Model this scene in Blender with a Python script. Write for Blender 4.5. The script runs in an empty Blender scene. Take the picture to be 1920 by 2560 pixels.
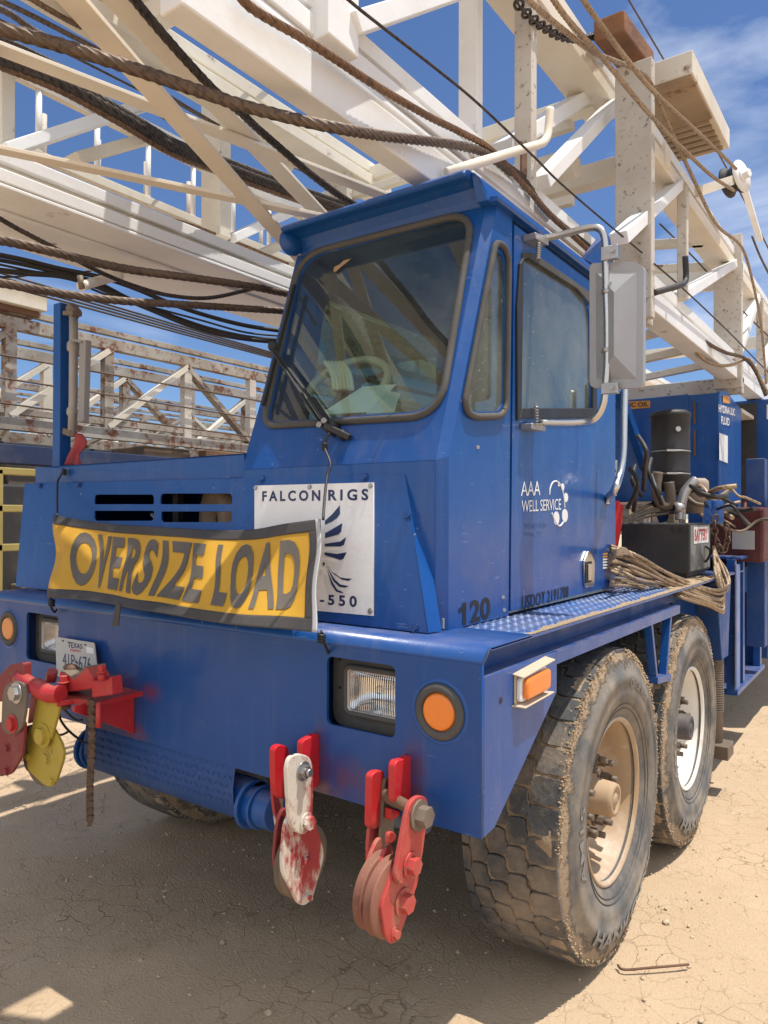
import bpy, bmesh, math, random
from mathutils import Vector, Matrix, noise
random.seed(7)
R = math.radians
scene = bpy.context.scene
col = scene.collection

# ---------------------------------------------------------------- camera
# Truck frame: x=0 is the truck's left side plane, y=0 the bumper face, z=0 the ground (metres).
TH, PI_, RO = R(35.6), R(.387), R(.19)
CAM = Vector((.882, -1.661, 1.62))
_d = Vector((-math.sin(TH), math.cos(TH), 0)); _r = Vector((math.cos(TH), math.sin(TH), 0)); _z = Vector((0, 0, 1))
FW = _d * math.cos(PI_) + _z * math.sin(PI_); _u = _z * math.cos(PI_) - _d * math.sin(PI_)
RT = _r * math.cos(RO) + _u * math.sin(RO); UP = -_r * math.sin(RO) + _u * math.cos(RO)
FPX = 1837.0
cam = bpy.data.cameras.new("camera"); camo = bpy.data.objects.new("camera", cam); col.objects.link(camo)
cam.sensor_fit = 'VERTICAL'; cam.sensor_height = 36; cam.lens = FPX / 2560 * 36
cam.clip_start = .05; cam.clip_end = 3000
m = Matrix((RT, UP, -FW)).transposed().to_4x4(); m.translation = CAM; camo.matrix_world = m
scene.camera = camo

# ---------------------------------------------------------------- sky and sun
SUN = Vector((.27, .12, 1)).normalized()
EL = math.asin(SUN.z); AZ = math.atan2(SUN.x, SUN.y)
w = bpy.data.worlds.new("World"); scene.world = w; w.use_nodes = True
nt = w.node_tree; nt.nodes.clear()
out = nt.nodes.new('ShaderNodeOutputWorld'); bg = nt.nodes.new('ShaderNodeBackground')
sky = nt.nodes.new('ShaderNodeTexSky'); sky.sky_type = 'NISHITA'; sky.sun_disc = False
sky.sun_elevation = EL; sky.sun_rotation = AZ; sky.altitude = 300; sky.air_density = 1.0; sky.dust_density = .35; sky.ozone_density = 2.2
tc = nt.nodes.new('ShaderNodeTexCoord')
mp = nt.nodes.new('ShaderNodeMapping'); mp.inputs['Scale'].default_value = (1.5, 1.1, 4.2); mp.inputs['Rotation'].default_value = (.15, .5, .4)
nz = nt.nodes.new('ShaderNodeTexNoise'); nz.inputs['Scale'].default_value = 1.35; nz.inputs['Detail'].default_value = 9; nz.inputs['Roughness'].default_value = .56; nz.inputs['Distortion'].default_value = .55
cr = nt.nodes.new('ShaderNodeMapRange'); cr.inputs['From Min'].default_value = .66; cr.inputs['From Max'].default_value = .98; cr.inputs['To Max'].default_value = .85
# a denser bank of thin cloud in one part of the sky
dirc = nt.nodes.new('ShaderNodeVectorMath'); dirc.operation = 'DOT_PRODUCT'
cd = (FW + RT * .50 + UP * .50).normalized(); dirc.inputs[1].default_value = cd
bank = nt.nodes.new('ShaderNodeMapRange'); bank.inputs['From Min'].default_value = .966; bank.inputs['From Max'].default_value = 1.0; bank.inputs['To Max'].default_value = .30
low = nt.nodes.new('ShaderNodeVectorMath'); low.operation = 'DOT_PRODUCT'
low.inputs[1].default_value = (FW - RT * .40 + UP * .26).normalized()
lowb = nt.nodes.new('ShaderNodeMapRange'); lowb.inputs['From Min'].default_value = .94; lowb.inputs['From Max'].default_value = 1.0; lowb.inputs['To Max'].default_value = .10
ad = nt.nodes.new('ShaderNodeMath'); ad.operation = 'ADD'; ad2 = nt.nodes.new('ShaderNodeMath'); ad2.operation = 'ADD'
mx = nt.nodes.new('ShaderNodeMix'); mx.data_type = 'RGBA'; mx.inputs['B'].default_value = (7.2, 7.6, 8.2, 1)
tint = nt.nodes.new('ShaderNodeMix'); tint.data_type = 'RGBA'; tint.blend_type = 'MULTIPLY'; tint.inputs['Factor'].default_value = 1; tint.inputs['B'].default_value = (.54, .64, .80, 1)
L = nt.links.new
L(tc.outputs['Generated'], mp.inputs['Vector']); L(mp.outputs['Vector'], nz.inputs['Vector'])
L(tc.outputs['Generated'], dirc.inputs[0]); L(dirc.outputs['Value'], bank.inputs['Value'])
L(tc.outputs['Generated'], low.inputs[0]); L(low.outputs['Value'], lowb.inputs['Value'])
L(nz.outputs['Fac'], ad.inputs[0]); L(bank.outputs['Result'], ad.inputs[1])
L(ad.outputs[0], ad2.inputs[0]); L(lowb.outputs['Result'], ad2.inputs[1])
# unseen white cloud added behind the camera to lift the fill light
beh = nt.nodes.new('ShaderNodeVectorMath'); beh.operation = 'DOT_PRODUCT'; beh.inputs[1].default_value = (-FW + UP * .25).normalized(); L(tc.outputs['Generated'], beh.inputs[0])
behb = nt.nodes.new('ShaderNodeMapRange'); behb.inputs['From Min'].default_value = -.1; behb.inputs['From Max'].default_value = .45; behb.inputs['To Max'].default_value = .50; L(beh.outputs['Value'], behb.inputs['Value'])
ad3 = nt.nodes.new('ShaderNodeMath'); ad3.operation = 'ADD'; L(ad2.outputs[0], ad3.inputs[0]); L(behb.outputs['Result'], ad3.inputs[1]); L(ad3.outputs[0], cr.inputs['Value'])
L(sky.outputs['Color'], tint.inputs['A']); L(tint.outputs['Result'], mx.inputs['A'])
L(cr.outputs['Result'], mx.inputs['Factor']); L(mx.outputs['Result'], bg.inputs['Color']); L(bg.outputs['Background'], out.inputs['Surface'])
bg.inputs['Strength'].default_value = .122
sl = bpy.data.lights.new("sun", 'SUN'); sl.energy = 4.1; sl.angle = R(.5); sl.color = (1, .95, .87)
so = bpy.data.objects.new("sun", sl); col.objects.link(so); so.rotation_euler = SUN.to_track_quat('Z', 'Y').to_euler(); so.location = (4, 2, 12)
scene.view_settings.view_transform = 'Standard'; scene.view_settings.look = 'None'
scene.view_settings.exposure = .40; scene.view_settings.gamma = 1
scene.render.resolution_x = 768; scene.render.resolution_y = 1024

# ---------------------------------------------------------------- measuring helpers: a sight line met with a real plane
def ray(u, v): return FW + RT * ((u - 960) / FPX) - UP * ((v - 1280) / FPX)
def P(u, v, x=None, y=None, z=None, D=None):
    d = ray(u, v)
    if x is not None: t = (x - CAM.x) / d.x
    elif y is not None: t = (y - CAM.y) / d.y
    elif z is not None: t = (z - CAM.z) / d.z
    else: t = D
    return CAM + d * t
def PL(u, v, n, p0):
    d = ray(u, v); n = Vector(n); return CAM + d * ((Vector(p0) - CAM).dot(n) / d.dot(n))

# ---------------------------------------------------------------- mesh builder
def frame(t):
    t = t.normalized(); a = Vector((0, 0, 1)) if abs(t.z) < .95 else Vector((1, 0, 0))
    s = t.cross(a).normalized(); return s, s.cross(t).normalized()
def smooth_path(pts, sub=8):
    pts = [Vector(p) for p in pts]
    if len(pts) < 3 or sub < 2: return pts
    o = []
    for i in range(len(pts) - 1):
        p0 = pts[max(i - 1, 0)]; p1 = pts[i]; p2 = pts[i + 1]; p3 = pts[min(i + 2, len(pts) - 1)]
        for k in range(sub):
            t = k / sub
            o.append(.5 * ((2 * p1) + (p2 - p0) * t + (2 * p0 - 5 * p1 + 4 * p2 - p3) * t * t + (3 * p1 - p0 - 3 * p2 + p3) * t ** 3))
    o.append(pts[-1]); return o
class MB:
    def __init__(s): s.v = []; s.f = []; s.sm = []
    def add(s, vs, fs, sm=False):
        b = len(s.v); s.v += [tuple(q) for q in vs]; s.f += [tuple(i + b for i in f) for f in fs]; s.sm += [sm] * len(fs); return s
    def box(s, c, size, M=None):
        x, y, z = [q / 2 for q in size]; c = Vector(c)
        vs = [Vector((a * x, b * y, d * z)) for a in (-1, 1) for b in (-1, 1) for d in (-1, 1)]
        vs = [c + (M @ q if M else q) for q in vs]
        return s.add(vs, [(0, 1, 3, 2), (4, 6, 7, 5), (0, 4, 5, 1), (2, 3, 7, 6), (0, 2, 6, 4), (1, 5, 7, 3)])
    def span(s, a, b): 
        a = Vector(a); b = Vector(b); return s.box((a + b) / 2, [abs(q) for q in (b - a)])
    def bar(s, p0, p1, w, h, up=(0, 0, 1)):
        p0 = Vector(p0); p1 = Vector(p1); t = (p1 - p0).normalized(); up = Vector(up)
        if abs(t.dot(up)) > .98: up = Vector((0, 1, 0))
        sd = t.cross(up).normalized(); u = sd.cross(t)
        vs = [q + sd * (a * w / 2) + u * (b * h / 2) for q in (p0, p1) for a in (-1, 1) for b in (-1, 1)]
        return s.add(vs, [(0, 1, 3, 2), (4, 6, 7, 5), (0, 4, 5, 1), (2, 3, 7, 6), (0, 2, 6, 4), (1, 5, 7, 3)])
    def sweep(s, path, ringf, n, closed=False, caps=True, sm=True):
        N = len(path); nrm = None; vs = []
        for i, p in enumerate(path):
            if closed: t = path[(i + 1) % N] - path[i - 1]
            else: t = path[min(i + 1, N - 1)] - path[max(i - 1, 0)]
            t = t.normalized()
            if nrm is None: nrm = frame(t)[0]
            nrm = (nrm - t * nrm.dot(t)).normalized(); bn = t.cross(nrm)
            for k in range(n):
                a, rr = ringf(i, k); vs.append(p + nrm * (math.cos(a) * rr) + bn * (math.sin(a) * rr))
        fs = []
        for i in range(N if closed else N - 1):
            j = (i + 1) % N
            for k in range(n): fs.append((i * n + k, i * n + (k + 1) % n, j * n + (k + 1) % n, j * n + k))
        s.add(vs, fs, sm)
        if caps and not closed: 
            b = len(s.v) - len(vs); s.f += [tuple(b + k for k in range(n))[::-1], tuple(b + (N - 1) * n + k for k in range(n))]; s.sm += [False, False]
        return s
    def tube(s, pts, r, n=10, sub=1, closed=False):
        path = smooth_path(pts, sub); rf = (lambda i: r) if not callable(r) else r
        return s.sweep(path, lambda i, k: (2 * math.pi * k / n, rf(i)), n, closed)
    def rope(s, pts, r, strands=6, lay=None, sub=10, per=4, step=None):
        path = smooth_path(pts, sub); lay = lay or r * 13
        # resample evenly
        d = [0]
        for a, b in zip(path, path[1:]): d.append(d[-1] + (b - a).length)
        step = step or r * 1.5; n = max(8, min(420, int(d[-1] / step))); o = []; j = 0
        for i in range(n + 1):
            q = d[-1] * i / n
            while j < len(d) - 2 and d[j + 1] < q: j += 1
            t = (q - d[j]) / max(d[j + 1] - d[j], 1e-9); o.append(path[j].lerp(path[j + 1], min(max(t, 0), 1)))
        K = strands * per; L_ = d[-1]
        def rf(i, k):
            a = 2 * math.pi * k / K + 2 * math.pi * (L_ * i / n) / lay
            return a, r * (.80 + .24 * abs(math.cos(math.pi * (k % per) / per)))
        return s.sweep(o, rf, K)
    def lathe(s, prof, o, ax, n=32, sm=True, closed_prof=False, ang=None):
        o = Vector(o); ax = Vector(ax).normalized(); e1, e2 = frame(ax); vs = []
        for (r, a) in prof:
            for k in range(n):
                t = 2 * math.pi * k / n; vs.append(o + ax * a + (e1 * math.cos(t) + e2 * math.sin(t)) * r)
        fs = []
        M_ = len(prof)
        for i in range(M_ if closed_prof else M_ - 1):
            j = (i + 1) % M_
            for k in range(n): fs.append((i * n + k, i * n + (k + 1) % n, j * n + (k + 1) % n, j * n + k))
        s.add(vs, fs, sm)
        return s
    def cyl(s, p0, p1, r, n=16, r2=None):
        p0 = Vector(p0); p1 = Vector(p1); a = p1 - p0; r2 = r if r2 is None else r2
        e1, e2 = frame(a); vs = []
        for q, rr in ((p0, r), (p1, r2)):
            for k in range(n):
                t = 2 * math.pi * k / n; vs.append(q + (e1 * math.cos(t) + e2 * math.sin(t)) * rr)
        b = len(s.v); s.add(vs, [(k, (k + 1) % n, n + (k + 1) % n, n + k) for k in range(n)], n > 8)
        s.f += [tuple(b + k for k in range(n))[::-1], tuple(b + n + k for k in range(n))]; s.sm += [False, False]
        return s
    def prism(s, pts, vec):
        pts = [Vector(p) for p in pts]; n = len(pts); vec = Vector(vec)
        vs = pts + [p + vec for p in pts]
        return s.add(vs, [tuple(range(n))[::-1], tuple(range(n, 2 * n))] + [(i, (i + 1) % n, n + (i + 1) % n, n + i) for i in range(n)])
    def bolt(s, p, ax, r=.016, h=.014, shank=0):
        p = Vector(p); ax = Vector(ax).normalized()
        s.cyl(p, p + ax * h * .22, r * 1.45, 14); s.cyl(p + ax * h * .22, p + ax * h, r, 6)
        if shank: s.cyl(p + ax * h, p + ax * (h + shank), r * .58, 10)
        return s
    def sphere(s, c, r, n=8, sc=(1, 1, 1)):
        c = Vector(c); vs = []; fs = []
        for i in range(n + 1):
            for k in range(n * 2):
                a = math.pi * i / n; t = math.pi * k / n
                vs.append(c + Vector((math.sin(a) * math.cos(t) * r * sc[0], math.sin(a) * math.sin(t) * r * sc[1], math.cos(a) * r * sc[2])))
        K = n * 2
        for i in range(n):
            for k in range(K): fs.append((i * K + k, i * K + (k + 1) % K, (i + 1) * K + (k + 1) % K, (i + 1) * K + k))
        return s.add(vs, fs, True)
    def mesh(s, name):
        me = bpy.data.meshes.new(name); me.from_pydata(s.v, [], s.f); me.polygons.foreach_set('use_smooth', s.sm); me.update()
        bm = bmesh.new(); bm.from_mesh(me); bmesh.ops.remove_doubles(bm, verts=bm.verts, dist=1e-6); bmesh.ops.recalc_face_normals(bm, faces=bm.faces); bm.to_mesh(me); bm.free()
        return me
    def build(s, name, mt, parent=None, bev=0, seg=2, recalc=True):
        return link(s.mesh(name), name, mt, parent, bev, seg)
def link(me, name, mt, parent=None, bev=0, seg=2):
    o = bpy.data.objects.new(name, me); col.objects.link(o); me.materials.clear(); me.materials.append(mt)
    if bev:
        b = o.modifiers.new('bevel', 'BEVEL'); b.width = bev; b.segments = seg; b.limit_method = 'ANGLE'; b.angle_limit = R(40); b.harden_normals = False
    if parent: adopt(o, parent)
    return o
def wm(o):
    return Matrix.Translation(o.location) if o.parent is None else wm(o.parent) @ o.matrix_parent_inverse @ Matrix.Translation(o.location)
def adopt(o, parent):
    o.parent = parent; o.matrix_parent_inverse = wm(parent).inverted()
def tag(o, label=None, cat=None, group=None, kind=None):
    if label: o['label'] = label
    if cat: o['category'] = cat
    if group: o['group'] = group
    if kind: o['kind'] = kind
    return o
def thing(name, label, cat, loc=(0, 0, 0), group=None):
    o = bpy.data.objects.new(name, None); o.location = loc; o.empty_display_size = .1; col.objects.link(o); return tag(o, label, cat, group)

# flat shapes with holes: a filled 2D curve, extruded and laid on a plane
def to_mesh(ob):
    col.objects.link(ob); dg = bpy.context.evaluated_depsgraph_get(); dg.update()
    me = bpy.data.meshes.new_from_object(ob.evaluated_get(dg)); d = ob.data
    bpy.data.objects.remove(ob); bpy.data.curves.remove(d); return me
def rnd(pts, r, n=6):
    """round the corners of a 2D/3D polygon; r a number or one per corner"""
    pts = [Vector(p) for p in pts]; o = []; N = len(pts)
    for i, p in enumerate(pts):
        rr = r[i] if isinstance(r, (list, tuple)) else r
        a = pts[i - 1] - p; b = pts[(i + 1) % N] - p
        q = min(rr, a.length * .49, b.length * .49)
        if q < 1e-5: o.append(p); continue
        p0 = p + a.normalized() * q; p1 = p + b.normalized() * q
        for k in range(n + 1):
            t = k / n; o.append(p0 * (1 - t) ** 2 + p * (2 * t * (1 - t)) + p1 * t * t)
    return o
def sheet(name, outer, holes, mt, parent=None, thick=.004, off=0, bev=0, flip=False):
    """outer, holes: lists of 3D points on one plane. thick along +normal side starting at off."""
    outer = [Vector(p) for p in outer]; o = outer[0]
    n = Vector((0, 0, 0))
    for i in range(len(outer)): n += (outer[i] - o).cross(outer[(i + 1) % len(outer)] - o)
    n.normalize()
    if n.dot(CAM - o) < 0: n = -n
    if flip: n = -n
    e1 = (max(outer, key=lambda q: (q - o).length) - o).normalized(); e2 = n.cross(e1)
    cu = bpy.data.curves.new(name, 'CURVE'); cu.dimensions = '2D'; cu.fill_mode = 'BOTH'; cu.extrude = thick / 2
    for poly in [outer] + holes:
        sp = cu.splines.new('POLY'); sp.points.add(len(poly) - 1); sp.use_cyclic_u = True
        for k, q in enumerate(poly): q = Vector(q) - o; sp.points[k].co = (q.dot(e1), q.dot(e2), 0, 1)
    me = to_mesh(bpy.data.objects.new(name, cu))
    M = Matrix((e1, e2, n)).transposed().to_4x4(); M.translation = o + n * (off + thick / 2)
    me.transform(M); 
    return link(me, name, mt, parent, bev)
def ring(name, outer, mt, parent, r, n=8):
    """a rubber or metal bead that runs round an outline"""
    return MB().tube(outer, r, n, 1, True).build(name, mt, parent)
def glyphs(txt, size=1, bold=0, spacing=1, extrude=0, res=3, cuts=0, align='LEFT', xs=1):
    cu = bpy.data.curves.new('t', 'FONT'); cu.body = txt; cu.size = size; cu.offset = bold; cu.space_character = spacing; cu.extrude = extrude
    cu.resolution_u = res; cu.align_x = align
    me = to_mesh(bpy.data.objects.new('t', cu)); me.transform(Matrix.Scale(xs, 4, (1, 0, 0)))
    if cuts:
        bm = bmesh.new(); bm.from_mesh(me); xs_ = [v.co.x for v in bm.verts]; ys_ = [v.co.y for v in bm.verts]
        for ax, lo, hi in ((0, min(xs_), max(xs_)), (1, min(ys_), max(ys_))):
            q = lo + cuts
            while q < hi:
                c = [0, 0, 0]; c[ax] = q; nn = [0, 0, 0]; nn[ax] = 1
                bmesh.ops.bisect_plane(bm, geom=bm.verts[:] + bm.edges[:] + bm.faces[:], plane_co=c, plane_no=nn); q += cuts
        bm.to_mesh(me); bm.free()
    return me
def bounds(me):
    xs = [v.co.x for v in me.vertices]; ys = [v.co.y for v in me.vertices]; return min(xs), max(xs), min(ys), max(ys)
def letters(name, txt, fn, mt, parent, bold=.0, spacing=1, cuts=0, extrude=0):
    """fn maps (s,t) in the unit square (t up) to a 3D point; letters are fitted to that square"""
    me = glyphs(txt, 1, bold, spacing, extrude, 3, cuts); a, b, c, d = bounds(me)
    for v in me.vertices: v.co = fn((v.co.x - a) / (b - a), (v.co.y - c) / (d - c))
    me.update(); return link(me, name, mt, parent)
def quadfn(tl, tr, br, bl, off=(0, 0, 0)):
    tl, tr, br, bl, off = [Vector(q) for q in (tl, tr, br, bl, off)]
    return lambda s, t: (bl.lerp(br, s)).lerp(tl.lerp(tr, s), t) + off
def circle(c, e1, e2, r, n=32): return [Vector(c) + Vector(e1) * (r * math.cos(2 * math.pi * k / n)) + Vector(e2) * (r * math.sin(2 * math.pi * k / n)) for k in range(n)]
X, Y, Z = Vector((1, 0, 0)), Vector((0, 1, 0)), Vector((0, 0, 1))
# ---------------------------------------------------------------- materials
def mat(name): 
    m = bpy.data.materials.new(name); m.use_nodes = True; n = m.node_tree; b = n.nodes['Principled BSDF']; return m, n, b
def N(n, t, **k):
    q = n.nodes.new('ShaderNode' + t)
    for a, b in k.items():
        if a in ('operation', 'blend_type', 'data_type', 'feature', 'distance'): setattr(q, a, b)
        else: q.inputs[a].default_value = b
    return q
def mixc(n, a, b, fac):
    q = n.nodes.new('ShaderNodeMix'); q.data_type = 'RGBA'
    for s, v in (('A', a), ('B', b), ('Factor', fac)):
        if hasattr(v, 'is_linked'): n.links.new(v, q.inputs[s])
        else: q.inputs[s].default_value = (*v, 1) if isinstance(v, tuple) else v
    return q.outputs['Result']
def fac(n, scale, lo, hi, det=5, rough=.6, vec=None, amt=1.0, dist=0, sc3=None):
    t = n.nodes.new('ShaderNodeTexCoord'); z = N(n, 'TexNoise', Scale=scale, Detail=det, Roughness=rough, Distortion=dist)
    if sc3:
        mp = n.nodes.new('ShaderNodeMapping'); mp.inputs['Scale'].default_value = sc3; n.links.new(t.outputs['Object'], mp.inputs[0]); n.links.new(mp.outputs[0], z.inputs['Vector'])
    else: n.links.new(t.outputs['Object'], z.inputs['Vector'])
    r = N(n, 'MapRange'); r.inputs['From Min'].default_value = lo; r.inputs['From Max'].default_value = hi; r.inputs['To Max'].default_value = amt
    n.links.new(z.outputs['Fac'], r.inputs['Value']); return r.outputs['Result']
def mul(n, a, b):
    q = n.nodes.new('ShaderNodeMath'); q.operation = 'MULTIPLY'
    for i, v in enumerate((a, b)):
        if hasattr(v, 'is_linked'): n.links.new(v, q.inputs[i])
        else: q.inputs[i].default_value = v
    return q.outputs[0]
def bump(n, b, h, strength=.2, dist=.01):
    q = N(n, 'Bump', Strength=strength, Distance=dist); n.links.new(h, q.inputs['Height']); n.links.new(q.outputs[0], b.inputs['Normal'])
def upness(n, lo=.6, hi=.95):
    g = n.nodes.new('ShaderNodeNewGeometry'); s = n.nodes.new('ShaderNodeSeparateXYZ'); n.links.new(g.outputs['Normal'], s.inputs[0])
    r = N(n, 'MapRange'); r.inputs['From Min'].default_value = lo; r.inputs['From Max'].default_value = hi; n.links.new(s.outputs['Z'], r.inputs['Value']); return r.outputs['Result']
DUST = (.46, .35, .235)
def WEAR(n, q):
    # faded patches, runs of dust down the panels, stone chips and scuffs
    q = mixc(n, q, (.016, .092, .31), fac(n, 1.3, .45, .75, 6, .65, amt=.35))
    q = mixc(n, q, DUST, fac(n, 1.0, .54, .82, 7, .65, amt=.09, sc3=(16, 16, .9)))
    q = mixc(n, q, DUST, fac(n, 3.4, .58, .82, 9, .75, amt=.10))
    q = mixc(n, q, (.30, .31, .33), fac(n, 55, .745, .765, 2, .5, amt=.55)); q = mixc(n, q, (.13, .06, .035), fac(n, 21, .765, .78, 4, .6, amt=.8))
    q = mixc(n, q, (.20, .26, .36), fac(n, 7, .70, .72, 3, .5, amt=.30, sc3=(1.5, 1.5, 14)))
    return q
def paint(name, c, c2=None, rough=.38, dust=.25, rust=0, speck=0, dscale=2.2, topdust=.0, spec=.5, rustc=(.16, .055, .02), metal=0, bumpy=.06, specscale=38, coat=0, worn=0):
    m, n, b = mat(name); c2 = c2 or tuple(q * .8 for q in c)
    q = mixc(n, c, c2, fac(n, 1.7, .35, .7, 4))
    if dust: q = mixc(n, q, DUST, fac(n, dscale, .48, .85, 8, .68, amt=dust)); q = mixc(n, q, DUST, fac(n, 60, .62, .8, 3, .6, amt=dust * .8))
    if topdust: q = mixc(n, q, DUST, mul(n, upness(n), fac(n, 9, .3, .6, 6, .7, amt=topdust)))
    if rust: q = mixc(n, q, rustc, fac(n, 5.5, .70 - rust * .25, .74 - rust * .25 + .05, 9, .72)); 
    if speck: q = mixc(n, q, (.12, .085, .058), fac(n, specscale, .66 - speck * .1, .735 - speck * .1, 6, .7, amt=.85)); q = mixc(n, q, (.25, .19, .135), fac(n, specscale * .23, .60, .76, 8, .75, amt=.6 * min(1, speck * 2)))
    if worn: q = WEAR(n, q)
    n.links.new(q, b.inputs['Base Color']); b.inputs['Metallic'].default_value = metal
    rr = N(n, 'MapRange'); rr.inputs['To Min'].default_value = rough * .8; rr.inputs['To Max'].default_value = min(1, rough * 1.5)
    n.links.new(fac(n, 6, .3, .75, 6), rr.inputs['Value']); n.links.new(rr.outputs[0], b.inputs['Roughness'])
    b.inputs['Specular IOR Level'].default_value = spec
    if coat: b.inputs['Coat Weight'].default_value = coat; b.inputs['Coat Roughness'].default_value = .12
    if bumpy: bump(n, b, fac(n, 30, .2, .8, 4), bumpy, .01)
    return m
BLUE = paint('blue_paint', (.004, .068, .275), (.004, .056, .228), .33, .015, 0, 0, coat=.2, topdust=.3, spec=.4, worn=1)
BLUE_DARK = paint('dusty_blue_paint', (.007, .056, .215), None, .5, .18, .12, 0, topdust=.6)
WHITE = paint('white_paint', (.80, .80, .79), (.70, .695, .67), .5, .2, .24, 0, dscale=3.5)
WHITE_SPECK = paint('mud_specked_white_paint', (.60, .56, .50), (.44, .395, .33), .65, .45, .28, .85, specscale=30, dscale=5)
WHITE_STAIN = paint('stained_cream_paint', (.70, .66, .56), (.56, .50, .40), .6, .28, .30, .22, specscale=26)
TANW = paint('bounce_tan_white_paint', (.75, .69, .58), (.68, .60, .48), .6, .22, .16, .05, specscale=95)  # white steel; tan light bounced off the ground put into its colour
RUST = paint('rusty_steel', (.17, .085, .045), (.09, .05, .032), .85, .25, .3, 0, bumpy=.3)
WOOD = paint('weathered_wood', (.30, .13, .05), (.10, .05, .03), .85, .1, .4, .2, bumpy=.4)
RED = paint('red_paint', (.46, .018, .022), (.36, .016, .02), .45, .16, .06, .14, topdust=.3, specscale=60)
RED_MATT = paint('dusty_red_paint', (.50, .052, .040), (.42, .04, .03), .55, .22, .08, 0)
RED_BRIGHT = paint('bright_red_paint', (.58, .014, .02), (.46, .012, .018), .42, .12, .12, .4, specscale=60)
YEL = paint('worn_yellow_paint', (.44, .33, .035), (.36, .26, .03), .55, .25, .1, .32, specscale=20)
YEL_RAIL = paint('yellow_rail_paint', (.33, .26, .08), None, .6, .2, .1, 0)
STEEL = paint('galvanised_steel', (.48, .47, .45), (.38, .37, .36), .36, .10, .05, 0, metal=.85)
CHROME = paint('polished_tube', (.62, .60, .57), (.5, .48, .45), .25, .12, .04, 0, metal=1)
IRON = paint('dirty_iron', (.20, .155, .115), (.13, .1, .075), .6, .3, .15, 0, metal=.25, bumpy=.15)
BLACK = paint('black_plastic', (.018, .018, .019), None, .5, .05, 0, 0)
BLACKMET = paint('black_steel', (.03, .03, .032), None, .55, .15, 0, 0)
RUBBER_TRIM = paint('grey_rubber_seal', (.075, .072, .068), (.05, .048, .045), .75, .16, 0, 0)
HOSE = paint('black_hose', (.022, .021, .021), None, .5, .08, 0, 0)
SIGNW = paint('white_sign_plate', (.78, .77, .76), None, .42, .05, 0, 0)
YARD = paint('weathered_white_steel', (.40, .37, .32), (.22, .18, .14), .7, .3, .75, .3, specscale=12)
NAVY = paint('navy_lettering', (.014, .03, .10), None, .45, .04, 0, 0, bumpy=0)
INK = paint('black_lettering', (.012, .012, .014), None, .5, .08, 0, 0, bumpy=0)
DECAL = paint('white_decal', (.82, .82, .82), None, .45, .04, 0, 0, bumpy=0)
DECAL_FADED = paint('faded_decal', (.06, .13, .36), None, .45, .02, 0, 0, bumpy=0)
TEXT_BLUE = paint('plate_blue_ink', (.03, .045, .13), None, .5, .1, 0, 0, bumpy=0)
TEXT_RED = paint('red_ink', (.55, .05, .05), None, .5, .1, 0, 0, bumpy=0)
ORANGE_STICKER = paint('orange_sticker', (.60, .27, .06), None, .6, .15, 0, 0)
ALU = paint('licence_plate_aluminium', (.50, .49, .45), (.42, .41, .38), .45, .2, 0, .15)
GREYBOX = paint('grey_mirror_back', (.40, .40, .41), (.34, .34, .35), .5, .14, .04, 0, metal=.3)
VINYL = paint('black_vinyl', (.05, .045, .042), (.04, .036, .034), .6, .12, 0, 0)
TYRE_MUD = None
def rubber():
    m, n, b = mat('dusty_tyre_rubber'); q = mixc(n, (.046, .049, .054), (.075, .075, .076), fac(n, 5, .3, .7))
    q = mixc(n, q, (.46, .345, .225), fac(n, 3.2, .44, .80, 9, .72, amt=.72)); q = mixc(n, q, (.30, .25, .18), fac(n, 45, .58, .78, 4, .6, amt=.35))
    n.links.new(q, b.inputs['Base Color']); b.inputs['Roughness'].default_value = .78; bump(n, b, fac(n, 70, .2, .8, 4), .35, .006); return m
RUBBER = rubber()
def mudcoat():
    m, n, b = mat('dried_mud'); q = mixc(n, (.60, .44, .28), (.50, .36, .215), fac(n, 14, .3, .7, 6)); n.links.new(q, b.inputs['Base Color']); b.inputs['Roughness'].default_value = .95
    bump(n, b, fac(n, 55, .2, .8, 8, .7), .9, .02); return m
MUD = mudcoat()
def sidewall():
    # rubber wall with a dried-mud band near the shoulder: a band in radius with a ragged edge
    m, n, b = mat('muddy_sidewall_rubber'); t = n.nodes.new('ShaderNodeTexCoord'); sp = n.nodes.new('ShaderNodeSeparateXYZ'); n.links.new(t.outputs['Object'], sp.inputs[0])
    at = n.nodes.new('ShaderNodeAttribute'); at.attribute_name = 'mud_band'
    f = fac(n, 6, .2, .8, 9, .78, amt=.15)
    ad = n.nodes.new('ShaderNodeMath'); n.links.new(at.outputs['Fac'], ad.inputs[0]); n.links.new(f, ad.inputs[1])
    r = N(n, 'MapRange'); r.inputs['From Min'].default_value = .572; r.inputs['From Max'].default_value = .592; n.links.new(ad.outputs[0], r.inputs['Value'])
    q = mixc(n, (.075, .077, .08), (.13, .125, .115), fac(n, 4, .3, .7, 6)); q = mixc(n, q, (.46, .36, .245), fac(n, 5, .42, .78, 9, .7, amt=.68))
    q = mixc(n, q, (.60, .44, .285), r.outputs['Result']); n.links.new(q, b.inputs['Base Color']); b.inputs['Roughness'].default_value = .72
    hh = mul(n, r.outputs['Result'], fac(n, 45, .2, .8, 8, .7)); bump(n, b, hh, 1.0, .03); return m
SIDEWALL = sidewall()
LETTER_RUBBER = paint('raised_rubber_letter', (.27, .255, .235), None, .7, .25, 0, 0)
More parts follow.
